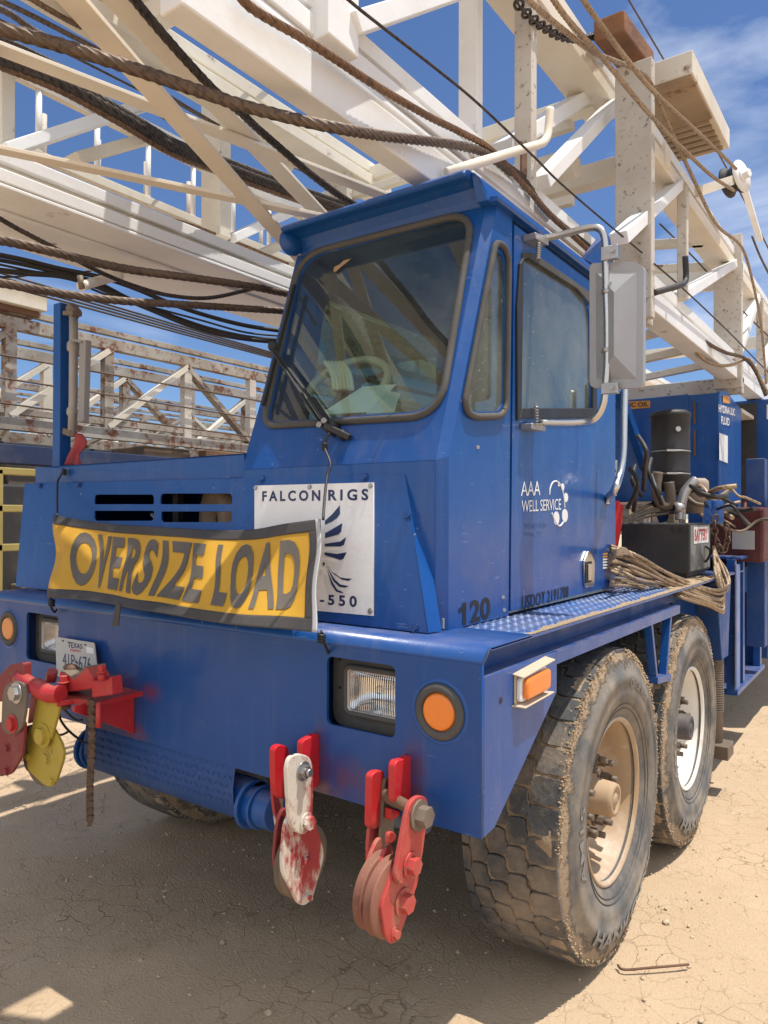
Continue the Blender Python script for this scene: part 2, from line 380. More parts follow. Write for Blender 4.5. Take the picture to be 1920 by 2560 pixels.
def rim_mat(name, dirt):
    m, n, b = mat(name); q = mixc(n, (.76, .74, .68), (.66, .62, .54), fac(n, 4, .3, .7))
    q = mixc(n, q, (.36, .235, .125), fac(n, 2.6, .62 - dirt * .34, .80 - dirt * .26, 8, .7, amt=.92)); q = mixc(n, q, (.17, .065, .025), fac(n, 9, .66, .72, 8, .7))
    if dirt > .5:      # mud lying in the lower half of the dish
        t = n.nodes.new('ShaderNodeTexCoord'); s_ = n.nodes.new('ShaderNodeSeparateXYZ'); n.links.new(t.outputs['Object'], s_.inputs[0]); r = N(n, 'MapRange'); r.inputs['From Min'].default_value = .62; r.inputs['From Max'].default_value = .46; n.links.new(s_.outputs['Z'], r.inputs['Value'])
        q = mixc(n, q, (.37, .235, .12), mul(n, r.outputs[0], fac(n, 5, .25, .6, 7, .7, amt=.95)))
    n.links.new(q, b.inputs['Base Color']); b.inputs['Roughness'].default_value = .55; return m
RIM1 = rim_mat('muddy_white_rim', 1.0); RIM2 = rim_mat('white_rim', .1)
def worn(name, top, under, lo, hi, sc=7):
    m, n, b = mat(name); q = mixc(n, top, under, fac(n, sc, lo, hi, 9, .66, sc3=(1, 1, .45))); q = mixc(n, q, (.12, .085, .06), fac(n, 34, .63, .68, 5, .65)); q = mixc(n, q, DUST, fac(n, 6, .5, .85, 8, .7, amt=.3))
    n.links.new(q, b.inputs['Base Color']); b.inputs['Roughness'].default_value = .6; bump(n, b, fac(n, 40, .3, .7, 6), .15, .006); return m
RED_WORN = worn('red_paint_worn_to_white', (.62, .56, .47), (.36, .03, .035), .46, .53)
RED_OLD = worn('old_dark_red_paint', (.20, .022, .022), (.26, .16, .11), .60, .72)
RED_BLOCK = worn('red_primer_paint', (.44, .055, .045), (.40, .17, .11), .55, .72, 12)
def rope_mat(name, c, c2):
    m, n, b = mat(name); q = mixc(n, c, c2, fac(n, 3.2, .35, .7, 5)); q = mixc(n, q, tuple(v * .45 for v in c), fac(n, 60, .5, .65, 3, .5)); n.links.new(q, b.inputs['Base Color']); b.inputs['Roughness'].default_value = .55; b.inputs['Metallic'].default_value = .35; return m
ROPE_BROWN = rope_mat('greasy_brown_wire', (.155, .108, .078), (.105, .072, .052))
ROPE_RUST = rope_mat('rusty_orange_wire', (.24, .135, .072), (.15, .085, .05))
ROPE_DARK = rope_mat('dark_wire', (.06, .048, .040), (.09, .066, .05))
ROPE_TAN = rope_mat('dusty_tan_wire', (.42, .31, .20), (.31, .22, .145))
CHAIN = rope_mat('rusty_chain_iron', (.13, .078, .048), (.085, .055, .04))
CHAIN_DARK = rope_mat('dark_chain_iron', (.055, .042, .034), (.08, .055, .04))
def stained(base, pts):
    # rust and old red paint bled round welds, each stain centred on a weld of the bumper
    t = N(base.node_tree, 'TexCoord'); n = base.node_tree; b = n.nodes['Principled BSDF']; src = b.inputs['Base Color'].links[0].from_socket
    for (p, sc, c, a) in pts:
        mp = n.nodes.new('ShaderNodeMapping'); mp.inputs['Location'].default_value = tuple(-p[i] * sc[i] for i in range(3)); mp.inputs['Scale'].default_value = sc; n.links.new(t.outputs['Object'], mp.inputs[0])
        ln = n.nodes.new('ShaderNodeVectorMath'); ln.operation = 'LENGTH'; n.links.new(mp.outputs[0], ln.inputs[0])
        r = N(n, 'MapRange'); r.inputs['From Min'].default_value = 1; r.inputs['From Max'].default_value = .25; n.links.new(ln.outputs['Value'], r.inputs['Value'])
        src = mixc(n, src, c, mul(n, r.outputs[0], fac(n, 18, .25, .7, 7, .7, amt=a)))
    n.links.new(src, b.inputs['Base Color']); return base
def glass(name, tint, rough=.0, dirt=.1, alpha=.35):
    m, n, b = mat(name); n.nodes.remove(b); o = n.nodes['Material Output']
    tr = N(n, 'BsdfTransparent'); tr.inputs['Color'].default_value = (*tint, 1); gl = N(n, 'BsdfGlossy'); gl.inputs['Roughness'].default_value = rough; gl.inputs['Color'].default_value = (1, 1, 1, 1)
    lw = N(n, 'LayerWeight', Blend=.5); pw = n.nodes.new('ShaderNodeMath'); pw.operation = 'POWER'; pw.inputs[1].default_value = 4.0; n.links.new(lw.outputs['Facing'], pw.inputs[0]); fr = N(n, 'MapRange'); fr.inputs['To Min'].default_value = .055; fr.inputs['To Max'].default_value = .9; n.links.new(pw.outputs[0], fr.inputs['Value']); ms = N(n, 'MixShader'); n.links.new(fr.outputs[0], ms.inputs[0]); n.links.new(tr.outputs[0], ms.inputs[1]); n.links.new(gl.outputs[0], ms.inputs[2])
    df = N(n, 'BsdfDiffuse'); df.inputs['Color'].default_value = (.55, .52, .45, 1); m2 = N(n, 'MixShader')
    a = fac(n, 2.5, .3, .8, 8, .7, amt=dirt); 
    mxm = n.nodes.new('ShaderNodeMath'); mxm.operation = 'MAXIMUM'; n.links.new(a, mxm.inputs[0]); n.links.new(fac(n, 85, .68, .74, 2, .5, amt=dirt * 2.2), mxm.inputs[1])
    n.links.new(mxm.outputs[0], m2.inputs[0]); n.links.new(ms.outputs[0], m2.inputs[1]); n.links.new(df.outputs[0], m2.inputs[2]); n.links.new(m2.outputs[0], o.inputs['Surface']); return m
GLASS = glass('windscreen_glass', (.80, .88, .83), 0, .06); GLASS_DARK = glass('grimy_glass', (.42, .52, .47), .05, .45); GLASS_SIDE = glass('dusty_side_glass', (.62, .76, .70), .02, .26)
def lens(name, c, rough=.15, tr=.0, stripes=0):
    m, n, b = mat(name); b.inputs['Base Color'].default_value = (*c, 1); b.inputs['Roughness'].default_value = rough; b.inputs['Subsurface Weight'].default_value = 0; b.inputs['Coat Weight'].default_value = .6
    if stripes:
        t = n.nodes.new('ShaderNodeTexCoord'); wv = N(n, 'TexWave', Scale=stripes); n.links.new(t.outputs['Object'], wv.inputs['Vector']); bump(n, b, wv.outputs['Fac'], .8, .004)
    return m
AMBER = lens('amber_lens', (.78, .20, .012), .3); AMBER_LED = lens('amber_led_lens', (.62, .20, .02), .35)
m, n, b = mat('headlight_lens'); b.inputs['Base Color'].default_value = (.92, .93, .94, 1); b.inputs['Transmission Weight'].default_value = 1; b.inputs['IOR'].default_value = 1.25; b.inputs['Roughness'].default_value = .10
t_ = n.nodes.new('ShaderNodeTexCoord'); wv = N(n, 'TexWave', Scale=42); n.links.new(t_.outputs['Object'], wv.inputs['Vector']); bump(n, b, wv.outputs['Fac'], .9, .005); HEADLENS = m
m, n, b = mat('reflector'); b.inputs['Base Color'].default_value = (.85, .85, .84, 1); b.inputs['Metallic'].default_value = 1; b.inputs['Roughness'].default_value = .16; REFLECTOR = m
m, n, b = mat('mirror_glass'); b.inputs['Base Color'].default_value = (.85, .85, .85, 1); b.inputs['Metallic'].default_value = 1; b.inputs['Roughness'].default_value = .02; MIRROR = m
def banner_mat():
    m, n, b = mat('yellow_mesh_fabric'); q = mixc(n, (.60, .33, .022), (.53, .28, .018), fac(n, 6, .3, .7))
    t = n.nodes.new('ShaderNodeTexCoord'); wv = N(n, 'TexWave', Scale=90); n.links.new(t.outputs['Object'], wv.inputs['Vector']); bump(n, b, wv.outputs['Fac'], .35, .003)
    n.links.new(q, b.inputs['Base Color']); b.inputs['Roughness'].default_value = .6; return m
YMESH = banner_mat()
BLETTER = paint('banner_black_letter', (.115, .10, .085), (.085, .075, .064), .75, .25, 0, 0, bumpy=0)
FLAGRED = paint('faded_red_cloth', (.36, .055, .06), (.30, .045, .05), .85, .12, 0, 0)
INTERIOR = paint('cab_interior_grey', (.42, .46, .43), None, .8, .1, 0, 0); DASH = paint('cab_dash', (.55, .57, .48), (.48, .50, .42), .7, .15, 0, 0); SEAT = paint('seat_vinyl', (.09, .095, .09), None, .6, .05, 0, 0)
WHEELRIM = paint('cream_steering_wheel', (.66, .62, .50), None, .4, .05, 0, 0); PAPER = paint('papers', (.75, .80, .76), None, .8, 0, 0, 0)
def diamond():
    # blue tread plate: bright worn lugs over dusty paint (lugs themselves are geometry)
    return paint('worn_blue_tread_lug', (.05, .16, .42), (.22, .28, .36), .45, .3, 0, 0, metal=.2)
LUG = diamond()
def soil():
    m, n, b = mat('dry_caliche_soil'); t = n.nodes.new('ShaderNodeTexCoord')
    q = mixc(n, (.61, .455, .30), (.52, .375, .24), fac(n, .55, .35, .68, 8, .65)); q = mixc(n, q, (.42, .285, .16), fac(n, 1.6, .56, .74, 8, .7, amt=.7)); q = mixc(n, q, (.66, .52, .37), fac(n, 5, .55, .75, 6, .7, amt=.6))
    q = mixc(n, q, (.36, .25, .15), fac(n, 70, .60, .72, 3, .6, amt=.5))
    wv = N(n, 'TexNoise', Scale=5.0, Detail=7); n.links.new(t.outputs['Object'], wv.inputs['Vector'])
    mv = n.nodes.new('ShaderNodeMix'); mv.data_type = 'RGBA'; mv.inputs['Factor'].default_value = .16; n.links.new(t.outputs['Object'], mv.inputs['A']); n.links.new(wv.outputs['Color'], mv.inputs['B'])
    vo = N(n, 'TexVoronoi', Scale=11.0); vo.feature = 'DISTANCE_TO_EDGE'; n.links.new(mv.outputs['Result'], vo.inputs['Vector'])
    ck = N(n, 'MapRange'); ck.inputs['From Min'].default_value = .0; ck.inputs['From Max'].default_value = .030; ck.inputs['To Min'].default_value = 1; ck.inputs['To Max'].default_value = 0; n.links.new(vo.outputs['Distance'], ck.inputs['Value'])
    msk = mul(n, ck.outputs[0], fac(n, 1.3, .44, .64, 9, .7, amt=.8)); q = mixc(n, q, (.22, .14, .075), msk)
    n.links.new(q, b.inputs['Base Color']); b.inputs['Roughness'].default_value = .95; b.inputs['Specular IOR Level'].default_value = .15
    h1 = fac(n, 95, .2, .8, 6, .7); sb = n.nodes.new('ShaderNodeMath'); sb.operation = 'SUBTRACT'; n.links.new(h1, sb.inputs[0]); n.links.new(msk, sb.inputs[1]); bump(n, b, sb.outputs[0], .7, .012); return m
SOIL = soil(); STONE = paint('pebble_stone', (.54, .43, .29), (.42, .31, .2), .9, .2, 0, 0, bumpy=.3)
# ---------------------------------------------------------------- ground
def ground():
    bm = bmesh.new(); me = bpy.data.meshes.new('ground')
    # fine grid near the truck, coarse skirt to the horizon
    nx, ny, s = 150, 150, .08; x0, y0 = -6.5, -2.2
    g = [[bm.verts.new((x0 + i * s, y0 + j * s, 0)) for j in range(ny + 1)] for i in range(nx + 1)]
    for row in g:
        for v in row:
            q = Vector((v.co.x, v.co.y, 0)); e = min((v.co.x - x0), (x0 + nx * s - v.co.x), (v.co.y - y0), (y0 + ny * s - v.co.y)); k = min(1, max(0, e / .6))
            v.co.z = .018 + k * (.012 * noise.noise(q * 2.3) + .010 * noise.noise(q * 6) + .006 * noise.noise(q * 15)) - .006 * k
    for i in range(nx):
        for j in range(ny): bm.faces.new((g[i][j], g[i + 1][j], g[i + 1][j + 1], g[i][j + 1]))
    x1, y1 = x0 + nx * s, y0 + ny * s; B = 900
    def q4(a): bm.faces.new([bm.verts.new(p) for p in a])
    H = .018
    q4([(-B, -B, H), (B, -B, H), (B, y0, H), (-B, y0, H)]); q4([(-B, y1, H), (B, y1, H), (B, B, H), (-B, B, H)])
    q4([(-B, y0, H), (x0, y0, H), (x0, y1, H), (-B, y1, H)]); q4([(x1, y0, H), (B, y0, H), (B, y1, H), (x1, y1, H)])
    for f in bm.faces: f.smooth = True
    bm.to_mesh(me); bm.free(); me.materials.append(SOIL); o = bpy.data.objects.new('ground', me); col.objects.link(o); o['kind'] = 'structure'
ground()
def pebbles():
    b = MB(); rr = random.Random(3)
    ico = [(0, 0, 1), (.9, 0, .3), (.3, .85, .3), (-.72, .53, .3), (-.72, -.53, .3), (.3, -.85, .3), (.72, .53, -.4), (-.28, .85, -.4), (-.9, 0, -.4), (-.28, -.85, -.4), (.72, -.53, -.4)]
    fs = [(0, 1, 2), (0, 2, 3), (0, 3, 4), (0, 4, 5), (0, 5, 1), (1, 6, 2), (2, 7, 3), (3, 8, 4), (4, 9, 5), (5, 10, 1), (2, 6, 7), (3, 7, 8), (4, 8, 9), (5, 9, 10), (1, 10, 6)]
    for i in range(5600):
        x = rr.uniform(-4, 2.8); y = rr.uniform(-1.4, 6) if i % 3 else rr.uniform(-1.2, 2.2); r = .003 + .0055 * rr.random() ** 3 + (.013 * rr.random() if rr.random() < .035 else 0)
        a = rr.uniform(0, 6.3); ca, sa = math.cos(a), math.sin(a); sx, sy, sz = rr.uniform(.8, 1.5), rr.uniform(.7, 1.1), rr.uniform(.5, .9)
        b.add([(x + r * (p[0] * sx * ca - p[1] * sy * sa), y + r * (p[0] * sx * sa + p[1] * sy * ca), r * p[2] * sz + r * .1 + .016) for p in ico], fs)
    tag(b.build('loose_pebbles', STONE), 'small tan pebbles scattered over the dry ground', 'pebbles', kind='stuff')
pebbles()
tw = MB().tube([P(1545, 2413, z=.028), P(1560, 2424, z=.032), P(1620, 2420, z=.032), P(1722, 2411, z=.032)], lambda i: .0045, 8, 5)
tag(tw.build('dry_twig', RUST), 'thin brown twig lying on cracked ground beside the front tyre', 'twig')

# ---------------------------------------------------------------- the truck
truck = thing('rig_carrier_truck', 'blue oilfield rig carrier truck with half cab, wide bumper and muddy twin steer tyres', 'truck', (-1.22, 2, 0))
XL = -2.444; ZB, ZT = .805, 1.245
GN, G0 = (0, 1, -.17), (0, .12, 1.29)            # slanted guard plate
WN, W0 = (0, 1, -.36), (0, .2, 1.79)             # windscreen plane
def G(u, v, off=0): return PL(u, v, GN, G0) + Vector((0, -1, .17)).normalized() * off
def W(u, v, off=0): return PL(u, v, WN, W0) + Vector((0, -1, .36)).normalized() * off
XS = -.23
def S(u, v, off=0): return P(u, v, x=XS + off)
def zz(ox, oy, s): return lambda x, y: (ox + x * s, oy + y * s)
def xz(x, z, y=0): return Vector((x, y, z))

# bumper
hole = lambda a, b: rnd([xz(a, 1.012), xz(b, 1.012), xz(b, 1.211), xz(a, 1.211)], .022)
BUMPER_BLUE = stained(paint('stained_blue_paint', (.005, .060, .235), (.004, .050, .20), .38, .03, 0, 0, coat=.12, spec=.35, worn=1), [((-1.33, 0, .99), (14, 1, 22), (.20, .02, .022), .95), ((-1.43, 0, .83), (12, 1, 20), (.20, .02, .022), .95), ((-1.5, 0, 1.0), (7, 1, 22), (.15, .02, .02), .7), ((-.535, 0, .90), (24, 1, 7), (.12, .03, .02), .95), ((-.205, 0, .90), (20, 1, 5.5), (.12, .03, .02), .95), ((-.43, 0, .87), (9, 1, 12), (.14, .022, .03), .75), ((-.54, 0, .815), (10, 1, 28), (.22, .11, .05), .9), ((-1.6, 0, .82), (3, 1, 22), (.16, .08, .05), .6)])
bumper = sheet('bumper', [xz(XL, ZB), xz(0, ZB), xz(0, ZT), xz(XL, ZT)], [hole(-.512, -.267), hole(-2.177, -1.932), circle((-.125, 0, 1.108), X, Z, .062), circle((-2.319, 0, 1.125), X, Z, .062)], BUMPER_BLUE, truck, .01, -.01)
prof = [(0, ZT)] + [(.042 - .042 * math.cos(a * math.pi / 16), ZT + .04 * math.sin(a * math.pi / 16)) for a in range(1, 9)] + [(.30, ZT + .04), (.30, ZT + .032), (.045, ZT + .032), (.012, ZT)]
b = MB().prism([Vector((XL, y, z)) for y, z in prof], (-XL, 0, 0)); b.sm = [True] * len(b.sm)
b.build('bumper_top', BLUE, truck)
# side plate with its cut-away corner, both sides
for xx, s in ((0, -1), (XL, 1)):
    pts = [Vector((xx, y, z)) for y, z in ((.0105, ZB), (.07, ZB + .005), (.485, 1.085), (.485, 1.207), (.0105, 1.212))]
    MB().prism(pts, (s * .009, 0, 0)).build('bumper_side_plate', BLUE, truck, .0015, 1)
b = MB().span((-.011, .008, 1.203), (-.07, 1.97, 1.2085)); b.span((-.009, .485, 1.17), (-.0, 1.97, 1.2085)); b.build('side_rail', BLUE, truck)
MB().span((-.062, .012, 1.2085), (-.07, 2.2, 1.274)).build('rail_web', BLUE_DARK, truck)
# deck with tread lugs
MB().span((-.0, .05, 1.274), (-.50, 3.6, 1.281)).build('deck', BLUE, truck)
b = MB(); rr = random.Random(5)
for i in range(9):
    for j in range(74):
        x = -.012 - i * .0262 - (.013 if j % 2 else 0); y = .075 + j * .0262; a = .78 if (i + j) % 2 else -.78
        c, s = math.cos(a), math.sin(a); L_, w_ = .0115, .0038
        top = [(x, y, 1.2846)]; ring_ = [(x + c * L_, y + s * L_, 1.2808), (x - s * w_, y + c * w_, 1.2808), (x - c * L_, y - s * L_, 1.2808), (x + s * w_, y - c * w_, 1.2808)]
        b.add(top + ring_, [(0, 1, 2), (0, 2, 3), (0, 3, 4), (0, 4, 1)], True)
b.build('tread_lugs', LUG, truck)
b = MB(); rr = random.Random(8)     # dust caked along the outer edge and rear of the deck
pts = [Vector((-.004, .12, 1.2822))] + [Vector((-.02 - .03 * rr.random() * min(1, i / 8), .12 + i * .06, 1.2822)) for i in range(32)] + [Vector((-.24, 2.02, 1.2822)), Vector((-.24, 2.9, 1.2822)), Vector((-.004, 2.9, 1.2822))]
sheet('deck_dust', pts, [], MUD, truck, .002)
# lamps in the bumper
def round_lamp(cx, cz, lensm):
    r = MB().lathe([(.050, -.002), (.053, -.010), (.060, -.013), (.070, -.010), (.0755, -.002), (.076, .004)], (cx, 0, cz), (0, 1, 0), 40).build('lamp_seal', RUBBER_TRIM, truck)
    l = MB().lathe([(.0001, -.010)] + [(q * .006, -.0105 + .0006 * (k % 2)) for k, q in enumerate(range(1, 8))] + [(.047, -.008), (.051, -.001), (.051, .02)], (cx, 0, cz), (0, 1, 0), 40).build('amber_lens', lensm, r)
    MB().lathe([(.088, .0008), (.082, -.004), (.075, -.002), (.074, .004)], (cx, 0, cz), (0, 1, 0), 40).build('lamp_rim', BLUE, r)
round_lamp(-.125, 1.108, AMBER); round_lamp(-2.319, 1.128, AMBER_LED)
def headlight(cx, cz):
    y = .052
    def rr_(w_, h_, r, yy): return rnd([xz(cx - w_, cz - h_, yy), xz(cx + w_, cz - h_, yy), xz(cx + w_, cz + h_, yy), xz(cx - w_, cz + h_, yy)], r)
    o = sheet('headlight', rr_(.152, .112, .045, y), [rr_(.098, .066, .022, y)], RUBBER_TRIM, truck, .02, -.02, .004)
    ring('bezel', rr_(.1, .068, .022, y - .004), RUBBER_TRIM, o, .009)
    ring('chrome_bezel', rr_(.094, .062, .02, y - .002), STEEL, o, .0055)
    # shallow curved glass
    def shell(nm, dep, mt, yb):
        b = MB(); n = 14; vs = []
        for i in range(n + 1):
            for j in range(n + 1):
                s, t = i / n * 2 - 1, j / n * 2 - 1; k = (1 - s ** 4) * (1 - t ** 4); vs.append((cx + s * .094, yb - dep * k, cz + t * .062))
        b.add(vs, [(i * (n + 1) + j, (i + 1) * (n + 1) + j, (i + 1) * (n + 1) + j + 1, i * (n + 1) + j + 1) for i in range(n) for j in range(n)], True); return b.build(nm, mt, o)
    shell('headlight_glass', .008, HEADLENS, y - .003); shell('reflector', -.06, REFLECTOR, y + .003)
    MB().sphere((cx, y + .035, cz), .014, 6).build('bulb', HEADLENS, o)
    b = MB().span((cx - .2, y + .09, cz - .13), (cx + .2, y + .10, cz + .14)); b.span((cx - .2, .012, cz - .13), (cx - .19, .14, cz + .14)); b.span((cx + .19, .012, cz - .13), (cx + .2, .14, cz + .14)); b.span((cx - .2, .012, cz - .14), (cx + .2, .14, cz - .13)); b.span((cx - .2, .012, cz + .13), (cx + .2, .14, cz + .14))
    b.build('lamp_bucket', BLUE_DARK, o)
    for dx, dz in ((0, .093), (-.125, 0), (-.125, .085), (.125, .085), (.128, -.05)): MB().cyl((cx + dx, y - .001, cz + dz), (cx + dx, y - .005, cz + dz), .004, 8).build('lamp_screw', BLACK, o)
headlight(-.378, 1.110); headlight(-2.045, 1.112)
# side marker lamp in its bent guard
mk = MB()
mk.prism([Vector((.0, .175, 1.19)), Vector((.0, .395, 1.205)), Vector((.030, .400, 1.198)), Vector((.030, .183, 1.182))], (0, 0, .004))
mk.prism([Vector((.0, .17, 1.105)), Vector((.0, .39, 1.103)), Vector((.030, .395, 1.104)), Vector((.030, .195, 1.098))], (0, 0, .004)); mk.span((0, .184, 1.108), (.003, .382, 1.188))
mk = mk.build('marker_lamp', paint('dusty_cream_guard', (.52, .42, .30), (.40, .30, .2), .7, .5, .1, .1), truck, .001, 1)
q = [Vector((.004, .19, 1.112)), Vector((.004, .372, 1.116)), Vector((.004, .374, 1.188)), Vector((.004, .192, 1.182))]
MB().prism(rnd(q, .02), (.012, 0, 0)).build('lamp_base', DECAL, mk, .003)
q = [Vector((.015, .202, 1.117)), Vector((.015, .368, 1.121)), Vector((.015, .370, 1.183)), Vector((.015, .204, 1.177))]
MB().prism(rnd(q, .02), (.018, 0, 0)).build('amber_lens', AMBER, mk, .010, 3)
MB().cyl((.0012, .105, 1.135), (-.02, .105, 1.135), .009, 14).build('bolt_hole', BLACK, truck)
# tread-plate apron and cross tube under the bumper
b = MB(); sec = [(.004, .806), (-.006, .74), (-.004, .69), (.012, .645), (.04, .62), (.09, .61)]
vs = []; NX = 2
for x in (-1.74, -.90):
    for y, z in sec: vs.append((x, y, z))
b.add(vs, [(k, k + 1, 6 + k + 1, 6 + k) for k in range(5)], True); apron = b.build('apron', BLUE_DARK, truck)
b = MB()
for i in range(30):
    for j in range(5):
        x = -1.72 + i * .0272 + (.013 if j % 2 else 0); z = .795 - j * .027; y = .004 - .012 * (.806 - z) / .066 if z > .74 else -.0065; a = .7 if (i + j) % 2 else -.7
        c, s = math.cos(a) * .012, math.sin(a) * .012; b.add([(x, y - .0045, z), (x + c, y, z + s), (x - s * .3, y, z + c * .3), (x - c, y, z - s), (x + s * .3, y, z - c * .3)], [(0, 1, 2), (0, 2, 3), (0, 3, 4), (0, 4, 1)], True)
b.build('tread_lugs', BLUE_DARK, apron)
b = MB().cyl((-1.80, .07, .69), (-.88, .07, .69), .062, 28); b.cyl((-.875, .05, .68), (-.86, .05, .68), .078, 28); b.cyl((-.83, .05, .68), (-.818, .05, .68), .070, 28); b.cyl((-.87, .05, .68), (-.755, .05, .68), .060, 28); b.cyl((-1.80, .07, .69), (-1.785, .07, .69), .085, 28); b.cyl((-1.765, .07, .69), (-1.755, .07, .69), .08, 28); b.cyl((-.90, .07, .69), (-.86, .07, .69), .06, 24)
b.build('cross_tube', BLUE, truck, .003)
# spring hanger behind the bumper
b = MB()
for x in (-.62, -.53): b.prism([Vector((x, y, z)) for y, z in ((.42, .95), (.42, .57), (.45, .52), (.49, .52), (.52, .57), (.52, .95))], (.018, 0, 0))
b.cyl((-.64, .47, .565), (-.47, .47, .565), .033, 16); b.bolt((-.47, .47, .565), X, .022, .02); b.build('spring_hanger', paint('grey_blue_steel', (.10, .12, .17), None, .6, .3, .1, 0), truck, .003)

# hood box, guard plate
HT = 1.85
b = MB(); b.span((-2.50, .215, 1.76), (-1.09, .225, HT)); b.span((-2.50, .215, HT - .008), (-1.09, 1.7, HT)); b.span((-2.50, .22, 1.29), (-2.492, 1.7, HT)); hood = b.build('hood', BLUE, truck, .002, 1)
br = [G(63, 1209.6), G(1012, 1184.5), G(1071, 1583), G(40, 1466)]
q = zz(0, 1140, .4219)
def slot(x0, y0, x1, y1, up):
    a = [G(*q(x0, y0)), G(*q(x1, y0)), G(*q(x1, y1)), G(*q(x0, y1))]
    return rnd(a, [.028, .028, .008, .008] if up else [.008, .008, .02, .02])
slots = [slot(560, 228, 912, 286, 1), slot(950, 222, 1375, 286, 1), slot(560, 324, 912, 384, 0), slot(955, 328, 1375, 392, 0)]
guard = sheet('grille_guard', br, slots, BLUE, truck, .006, -.006)
b = MB(); tl, tr, brr, bl = br
b.prism([tr, brr, brr + Vector((.012, .055, 0)), tr + Vector((.012, .055, 0))], (-.006, 0, 0)); b.prism([tl, tr, tr + Vector((.01, .05, .006)), tl + Vector((0, .05, .006))], (0, 0, -.005))
b.prism([tl, bl, bl + Vector((0, .055, 0)), tl + Vector((0, .055, 0))], (-.005, 0, 0)); b.build('guard_return', BLUE, guard, .001, 1)
for u, v in ((912, 1194), (1019, 1290), (1037, 1572), (655, 1199), (102, 1214), (199, 1212)): MB().bolt(G(u, v, .001), Vector((0, -1, .17)), .010, .009).build('guard_bolt', BLUE_DARK, guard)
# dark engine bay with a belt pulley and hoses seen through the slots
b = MB().span((-2.45, 1.25, 1.3), (-1.1, 1.26, 1.84)); b.span((-2.45, .3, 1.29), (-1.1, 1.25, 1.30)); b.build('engine_bay', BLACKMET, truck)
pc = G(*q(1150, 330)) + Vector((-.06, .26, -.03))
b = MB().lathe([(.05, -.06), (.06, -.10), (.135, -.10), (.145, -.06), (.145, .02), (.12, .06), (.03, .06)], pc, (.35, 1, 0), 40); b.build('belt_pulley', paint('tan_iron_pulley', (.42, .30, .2), None, .7, .3, .2, 0), truck)
b = MB().lathe([(.145, .0), (.185, .0), (.19, .03), (.145, .03)], pc, (.35, 1, 0), 40); b.build('pulley_rim', paint('orange_brown_rim', (.34, .10, .05), None, .7, .2, 0, 0), truck)
for k in range(4): MB().tube([pc + Vector((.12 + .03 * k, -.05, .15)), pc + Vector((.2 + .02 * k, -.02, .07 - .03 * k)), pc + Vector((.34, .05, -.05 - .05 * k))], .014, 8, 6).build('engine_hose', STEEL, truck)
MB().tube([G(*q(690, 345)) + Vector((-.1, .25, 0)), G(*q(740, 375)) + Vector((-.1, .25, -.01)), G(*q(770, 395)) + Vector((-.1, .3, -.06))], .009, 8, 5).build('engine_hose', DECAL, truck)
MB().bar(G(*q(740, 228)) + Vector((-.1, .35, .1)), G(*q(740, 390)) + Vector((-.1, .35, -.2)), .04, .03).build('engine_bracket', STEEL, truck)
# white sign plate with stencilled writing and feathers
q2 = zz(600, 1140, .4219)
sp = [G(638, 1214.6), G(936, 1206.6), G(936, 1540), G(638, 1513)]
sign = sheet('sign_plate', sp, [], SIGNW, truck, .003, .001)
lf = lambda *c: quadfn(*[G(u, v, .0052) for u, v in c])
letters('lettering', 'FALCON', lf((658, 1228.6), (803, 1225.4), (803, 1253.2), (658, 1254)), NAVY, sign, .03, 1.5)
letters('lettering', 'RIGS', lf((823, 1225), (923, 1222.5), (923, 1251.8), (823, 1252.6)), NAVY, sign, .03, 1.5)
letters('lettering', '-550', lf((802, 1486), (894.5, 1490), (894.5, 1519), (802, 1511)), NAVY, sign, .03, 1.5)
for pl in ([(510, 385), (550, 350), (597, 295), (598, 345), (582, 368), (555, 388), (510, 410)], [(510, 460), (570, 425), (612, 400), (605, 450), (590, 466), (510, 488)], [(508, 522), (600, 508), (635, 482), (622, 528), (600, 538), (510, 537)], [(508, 572), (580, 582), (638, 572), (618, 612), (600, 618), (508, 588)],
           [(520, 648), (555, 690), (600, 720), (630, 726), (670, 728), (648, 742), (610, 733), (560, 700)], [(522, 660), (570, 735), (600, 762), (650, 772), (628, 781), (595, 776), (560, 742)], [(522, 675), (560, 760), (585, 795), (622, 810), (600, 812), (575, 803), (548, 762)], [(497, 630), (510, 636), (506, 650), (497, 650)]):
    sheet('feather_mark', [G(*q2(*p), .0052) for p in pl], [], NAVY, sign, .0006)
for p in ((98, 190), (418, 186), (778, 178), (776, 920)): MB().bolt(G(*q2(*p), .004), Vector((0, -1, .17)), .0065, .005).build('sign_bolt', STEEL, sign)

# ---------------------------------------------------------------- cab
cab_o = [Vector((-1.072, .2, 1.79)), Vector((-.262, .2, 1.79)), Vector((-.262, .2 + .36 * .87, 2.66)), Vector((-1.105, .2 + .36 * .87, 2.66))]
gl_in = rnd([W(757, 645), W(1178, 535), W(1096, 1024), W(667, 1057)], [.13, .10, .11, .06], 8)
gl_out = rnd([W(748, 632), W(1192, 522), W(1108, 1055), W(650, 1076)], [.15, .12, .13, .08], 8)
cab = sheet('cab_front', cab_o, [gl_in], BLUE, truck, .012, -.012)
ring('windscreen_seal', [(a + c) / 2 + Vector((0, -.004, 0)) for a, c in zip(gl_in, gl_out)], RUBBER_TRIM, cab, .0125, 10)
wind = sheet('windscreen', gl_in, [], GLASS, cab, .003, -.01)

